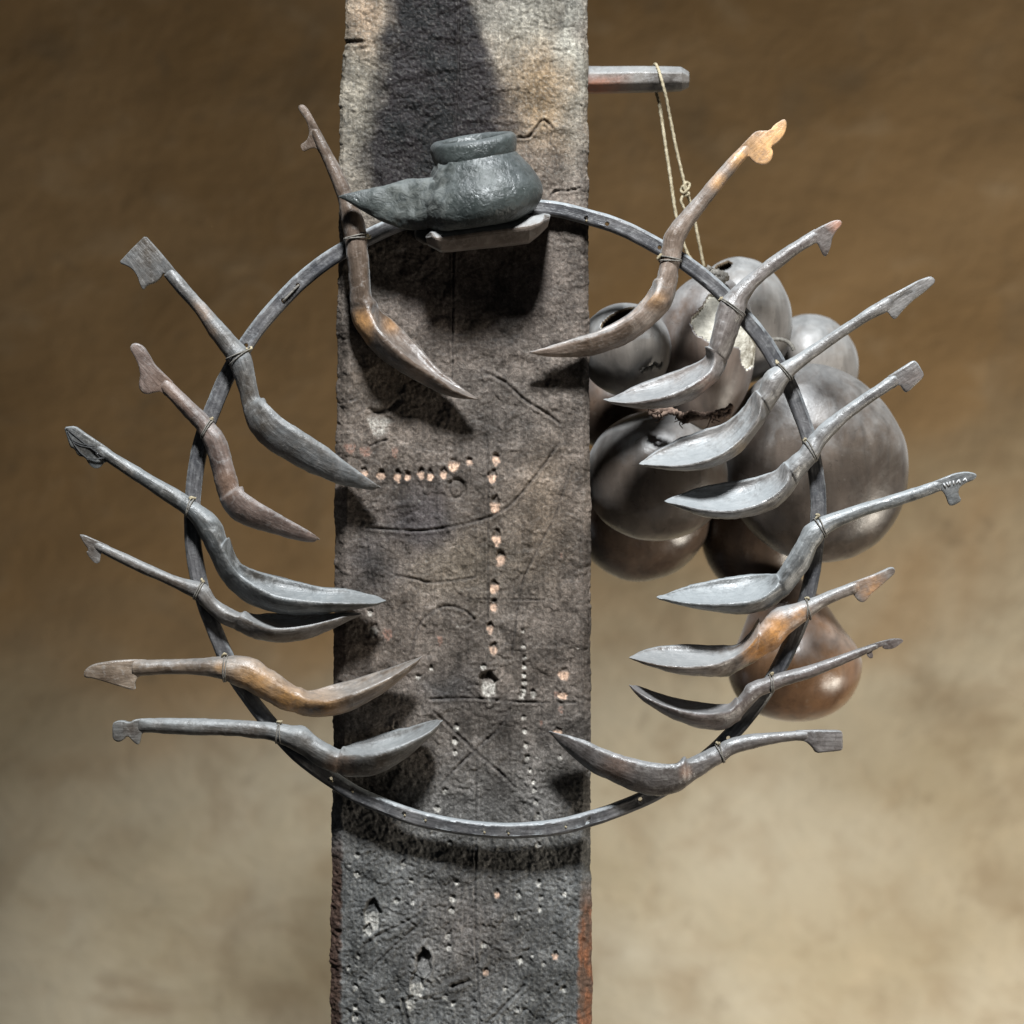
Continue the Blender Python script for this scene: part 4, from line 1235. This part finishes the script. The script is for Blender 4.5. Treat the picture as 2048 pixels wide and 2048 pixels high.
strg = thing('string', tuple(P(1311, 132, PEGY)), 'tan string looped over the peg and holding up the gourds', 'string')
GY = 0.115
tube('strand', [P(1314, 190, PEGY + .012), P(1308, 165, PEGY + .0165), P(1307, 138, PEGY + .012), P(1311, 128.5, PEGY), P(1317, 140, PEGY - .012), P(1323, 160, PEGY - .0165), P(1331, 190, PEGY - .014), P(1340, 235, PEGY - .006), P(1352, 295, PEGY), P(1366, 355, PEGY + .004), P(1374, 385, PEGY + .004), P(1385, 420, PEGY + .004), P(1397, 480, PEGY + .006), P(1408, 535, PEGY + .012)],
     0.0016, M_STRING, strg, 8, n=10, wob=0.22, seed=4)
tube('strand', [P(1314, 190, PEGY + .012), P(1320, 215, PEGY + .008), P(1330, 285, PEGY + .006), P(1340, 350, PEGY + .006), P(1352, 430, PEGY + .006), P(1372, 500, PEGY + .01), P(1400, 545, PEGY + .014)],
     0.0017, M_STRING, strg, 8, n=12, wob=0.22, seed=5)
tube('knot', [P(1376, 392, PEGY), P(1368, 372, PEGY - .004), P(1362, 380, PEGY - .002), P(1367, 386, PEGY - .004), P(1376, 378, PEGY - .005), P(1379, 368, PEGY - .002), P(1371, 366, PEGY - .004), P(1369, 378, PEGY - .004), P(1378, 388, PEGY - .003), P(1366, 392, PEGY - .002), P(1362, 402, PEGY - .002), P(1366, 412, PEGY - .001), P(1371, 422, PEGY)],
     0.0014, M_STRING, strg, 8, n=6, wob=0.2, seed=6)


# ------------------------------------------------------------------ gourds
def gourd_mat(name, a, c, gloss=0.33, dustc=(0.17, 0.15, 0.13), dust=0.25, dust_light=0.34):
    a = tuple(0.8 * q for q in a); c = tuple(0.8 * q for q in c)
    m, nt, b = new_mat(name)
    tc = N(nt, 'ShaderNodeTexCoord'); v = tc.outputs['Object']
    n1 = noise_n(nt, v, 14, 5, 0.6, 0.6); n2 = noise_n(nt, v, 90, 4, 0.6); n3 = noise_n(nt, v, 420, 3, 0.6)
    n5 = noise_n(nt, v, 30, 5, 0.65, 1.0)
    col = mixc(nt, ramp(nt, n1, [(0.36, g3(0)), (0.66, g3(1))]), a, c)
    col = mixc(nt, ramp(nt, n5, [(0.50, g3(0)), (0.75, g3(dust))]), col, dustc)
    col = dust_and_top_light(nt, v, col, dust_light, n5)
    col = mixc(nt, ramp(nt, n2, [(0.66, g3(0)), (0.74, g3(0.35))]), col, (0.30, 0.27, 0.23))
    mps = nt.nodes.new('ShaderNodeMapping'); mps.inputs['Scale'].default_value = (1, 1, 0.16); mps.inputs['Rotation'].default_value = (0, 0.35, 0)
    nt.links.new(v, mps.inputs[0])
    n8 = noise_n(nt, mps.outputs[0], 70, 5, 0.6, 0.5)
    col = mixc(nt, 1.0, col, ramp(nt, n8, [(0.34, g3(0.7)), (0.5, g3(1.0)), (0.66, g3(1.25))]), 'MULTIPLY')
    n9 = noise_n(nt, v, 55, 3, 0.7, 2.0)
    col = mixc(nt, ramp(nt, n9, [(0.66, g3(0)), (0.70, g3(0.5))]), col, tuple(0.35 * q for q in a))
    nt.links.new(col, b.inputs['Base Color'])
    nt.links.new(ramp(nt, n5, [(0.3, g3(gloss - 0.06)), (0.7, g3(gloss + 0.16))]), b.inputs['Roughness'])
    b.inputs['Specular IOR Level'].default_value = 0.55
    b.inputs['Sheen Weight'].default_value = 0.2
    b.inputs['Sheen Tint'].default_value = (0.92, 0.97, 1, 1)
    p = bump(nt, b, n2, 0.25, 0.0012)
    p = bump(nt, b, n3, 0.2, 0.0004, p)
    return m


M_IN_PALE = simple_mat('gourd_pith', (0.34, 0.32, 0.27), (0.60, 0.57, 0.49), 60, 0.9, 0.004, 160)
M_IN_DARK = simple_mat('gourd_inside', (0.05, 0.035, 0.02), (0.12, 0.085, 0.05), 60, 0.9, 0.002, 160)


def point_in_poly(x, y, poly):
    ins = np.zeros(len(x), bool)
    n_ = len(poly)
    for i in range(n_):
        x0, y0 = poly[i]; x1, y1 = poly[(i + 1) % n_]
        c = ((y0 > y) != (y1 > y)) & (x < (x1 - x0) * (y - y0) / (y1 - y0 + 1e-12) + x0)
        ins ^= c
    return ins


def gourd(cx, cy, y, rx_, ry_, mat, label, lean=0.0, neck=None, holes=(), inner=None, seed=0, depth=1.0, res=(72, 96), pear=0.0):
    """neck: (length px, radius px); lean: tilt of the axis; holes: pixel polygons broken out of the shell"""
    c = P(cx, cy, y)
    k = PXs * (D + y) / D
    nr_, kk = res
    R = []
    for i in range(nr_ + 1):
        t = math.pi * i / nr_             # 0 top
        rr_ = math.sin(t); zz = math.cos(t)
        prof_r = rr_ * (1 - pear * zz * (0.5 + 0.5 * zz))
        prof_z = zz
        if neck and zz > 0:
            ln_, nr2 = neck
            f = max(0, (zz - 0.55) / 0.45)
            prof_z = zz + (ln_ / ry_) * f ** 1.6
            nrm = nr2 / rx_
            if f > 0:
                prof_r = max(prof_r, nrm * (1 - f ** 6) if f < 1 else 0.001)
        row = []
        for j in range(kk):
            a = 2 * math.pi * j / kk
            lx_, ly_, lz_ = rx_ * prof_r * math.cos(a), rx_ * depth * prof_r * math.sin(a), ry_ * prof_z
            row.append(c + k * np.array([lx_ * math.cos(lean) + lz_ * math.sin(lean), ly_, -lx_ * math.sin(lean) + lz_ * math.cos(lean)]))
        R.append(row)
    V = np.array(R).reshape(-1, 3)
    dn = V - c
    ln = np.linalg.norm(dn, axis=1)[:, None]
    V = V + dn / (ln + 1e-9) * (fbm_pts(V, 8, seed, 2)[:, None] * 0.0028 + fbm_pts(V, 40, seed + 9, 2)[:, None] * 0.0006)
    fc = ring_faces(nr_ + 1, kk, False, False)
    if holes:
        ca = np.array([V[list(f)].mean(axis=0) for f in fc])
        qx = 1024 + ca[:, 0] / (PXs * (D + ca[:, 1]) / D); qy = 1024 - ca[:, 2] / (PXs * (D + ca[:, 1]) / D)
        kill = np.zeros(len(fc), bool)
        for (poly, side_) in holes:
            ins = point_in_poly(qx, qy, poly)
            if side_ == 'front': ins &= ca[:, 1] < c[1]
            elif side_ == 'back': ins &= ca[:, 1] > c[1] - 0.25 * rx_ * k
            kill |= ins
        fc = [f for f, q in zip(fc, kill) if not q]
    root = thing('gourd', tuple(c), label, 'gourd', 'gourds hung in a bunch behind the hoop')
    o = mesh_obj('shell', V, fc, [mat, inner or M_IN_DARK], root)
    fix_normals(o, True)
    if holes:
        # normals must point outwards before thickening
        sm = o.modifiers.new('thick', 'SOLIDIFY'); sm.thickness = 0.0045; sm.offset = -1; sm.material_offset = 1; sm.material_offset_rim = 1
        if inner is M_IN_PALE:
            Vi = c + (V - c) * 0.955 + (V - c) / (ln + 1e-9) * (fbm_pts(V, 70, seed + 3, 3)[:, None] * 0.0022)
            pi_ = mesh_obj('pith', Vi, ring_faces(nr_ + 1, kk, False, False), M_IN_PALE, root)
            fix_normals(pi_, True)
    return root


GM = {'grey': gourd_mat('gourd_grey', (0.10, 0.083, 0.07), (0.17, 0.15, 0.13)),
      'brown': gourd_mat('gourd_brown', (0.095, 0.062, 0.045), (0.17, 0.13, 0.105), 0.36),
      'big': gourd_mat('gourd_big', (0.072, 0.054, 0.042), (0.125, 0.098, 0.078), 0.29, dust_light=0.24),
      'dark': gourd_mat('gourd_dark', (0.075, 0.046, 0.030), (0.13, 0.088, 0.062), 0.26, dust=0.1, dust_light=0.15),
      'red': gourd_mat('gourd_red', (0.13, 0.066, 0.032), (0.23, 0.125, 0.062), 0.27, dust=0.1, dust_light=0.2),
      'pale': gourd_mat('gourd_pale', (0.15, 0.13, 0.115), (0.25, 0.225, 0.20), 0.42)}

# small open gourd next to the post
gourd(1252, 700, 0.10, 92, 92, GM['grey'], 'small grey gourd with an open dark mouth beside the post', lean=0.05,
      holes=[([(1243 + 46 * math.cos(t) * 0.9 + 20 * math.sin(t) * 0.42, 640 - 46 * math.cos(t) * 0.42 + 20 * math.sin(t) * 0.9) for t in [i * 0.3142 for i in range(20)]], 'front')], res=(110, 150), seed=1)
# cap-shaped gourd at the top
gourd(1482, 640, 0.175, 102, 128, GM['pale'], 'pale grey gourd with a dark slot at its crown, top of the bunch', lean=-0.06,
      holes=[([(1420, 548), (1432, 530), (1456, 520), (1466, 526), (1460, 536), (1440, 546), (1428, 556)], 'front')], res=(110, 150), seed=2)
# broken brown gourd
hole = cv('r6', [(690, 490), (650, 560), (605, 600), (597, 640), (625, 690), (700, 730), (770, 745), (810, 755), (850, 760), (850, 800), (862, 850), (885, 882), (930, 850), (965, 820), (940, 740), (900, 650), (850, 560), (760, 480)])
gourd(1412, 706, 0.120, 102, 156, GM['brown'], 'brown gourd with its side broken open to pale pith', holes=[(hole, 'front')], inner=M_IN_PALE, seed=3, res=(110, 150), lean=0.10, depth=0.85)
gourd(1618, 735, 0.26, 100, 108, GM['pale'], 'grey gourd peeping out behind the biggest gourd', seed=4)
gourd(1630, 928, 0.155, 184, 202, GM['big'], 'biggest gourd of the bunch, round, dark and shiny', lean=-0.35, seed=5, pear=0.06, depth=0.62)
gourd(1312, 950, 0.125, 142, 132, GM['big'], 'round dark gourd next to the post under the knotted fibre', seed=6, depth=0.72)
gourd(1245, 822, 0.235, 105, 85, GM['dark'], 'dark gourd filling the gap between the small open gourd and the round one', seed=11, depth=0.6)
gourd(1285, 1028, 0.245, 138, 134, GM['dark'], 'dark brown gourd hanging behind the round one beside the post', seed=7, depth=0.8)
gourd(1518, 1046, 0.265, 118, 150, GM['dark'], 'dark gourd half hidden under the biggest gourd', seed=8, depth=0.8)
gourd(1588, 1338, 0.215, 132, 108, GM['red'], 'lowest gourd, reddish brown and pear-shaped, hanging alone', neck=(85, 42), lean=-0.10, seed=9, depth=0.9)

# cords in the bunch
bt = thing('fibre_cord', tuple(P(1390, 835, 0.09)), 'frayed brown plant-fibre cord knotted between the gourds', 'cord')
f0 = cv('r6', [(380, 1075), (430, 1085), (480, 1080), (520, 1095), (560, 1115), (600, 1100), (650, 1110), (700, 1105), (740, 1095), (790, 1080), (805, 1060)])
tube('strand', [P(x, y, 0.040 + 0.02 * abs(i - 5) / 5) for i, (x, y) in enumerate(f0)], 0.0032, M_FIBRE, bt, 8, n=6, wob=0.3, seed=2)
tube('strand', [P(x, y + 7 + 5 * math.sin(i * 1.7), 0.037 + 0.02 * abs(i - 5) / 5) for i, (x, y) in enumerate(f0)], 0.0024, M_FIBRE, bt, 8, n=6, wob=0.35, seed=3)
rs = random.Random(9)
for q in range(14):
    x0, y0 = f0[rs.randrange(1, 9)]
    pts = [P(x0, y0, 0.042)]
    x, y = x0, y0
    for s_ in range(4):
        x += rs.uniform(-9, 9); y += rs.uniform(-2, 10)
        pts.append(P(x, y, 0.042 - rs.uniform(0, .006)))
    tube('fibre', pts, [0.0010, 0.0004], M_FIBRE, bt, 5, n=3, wob=0.2, seed=q)
f1 = cv('r6', [(340, 905), (365, 885), (395, 880), (415, 860), (440, 880), (450, 850)])
nb = thing('cord_end', tuple(P(1305, 740, 0.06)), 'short frayed cord end on the small open gourd', 'cord')
tube('strand', [P(x, y - 6, 0.058) for x, y in f1], [0.0022, 0.0026, 0.0024, 0.0020, 0.0014], M_TWINE, nb, 8, n=6, wob=0.3, seed=7)
f2 = cv('r6', [(700, 345), (690, 365), (720, 375), (760, 385), (775, 400), (745, 412), (715, 400)])
kb = thing('string_knot', tuple(P(1430, 550, 0.08)), 'grey cord stub on the crown of the top gourd', 'cord')
tube('strand', [P(x, y, 0.088) for x, y in f2], 0.0042, M_TWINE, kb, 8, n=6, wob=0.2, seed=8)
f3 = cv('r6', [(960, 735), (1000, 722), (1050, 718), (1090, 728), (1115, 750), (1128, 775)])
ng = thing('neck_cord', tuple(P(1560, 690, 0.10)), 'thin cord bound round the foot of the top gourd', 'cord')
tube('strand', [P(x, y, 0.105) for x, y in f3], 0.0022, M_TWINE, ng, 8, n=6, wob=0.15, seed=8)
# cord from the bunch down to the lowest gourd
hc = thing('hanging_cord', tuple(P(1560, 1215, 0.215)), 'dark cord running down to the lowest gourd', 'cord')
tube('strand', [P(1540, 1120, 0.24), P(1552, 1170, 0.225), P(1562, 1215, 0.215), P(1566, 1240, 0.215)], 0.003, M_FIBRE, hc, 8, n=5, wob=0.15, seed=12)
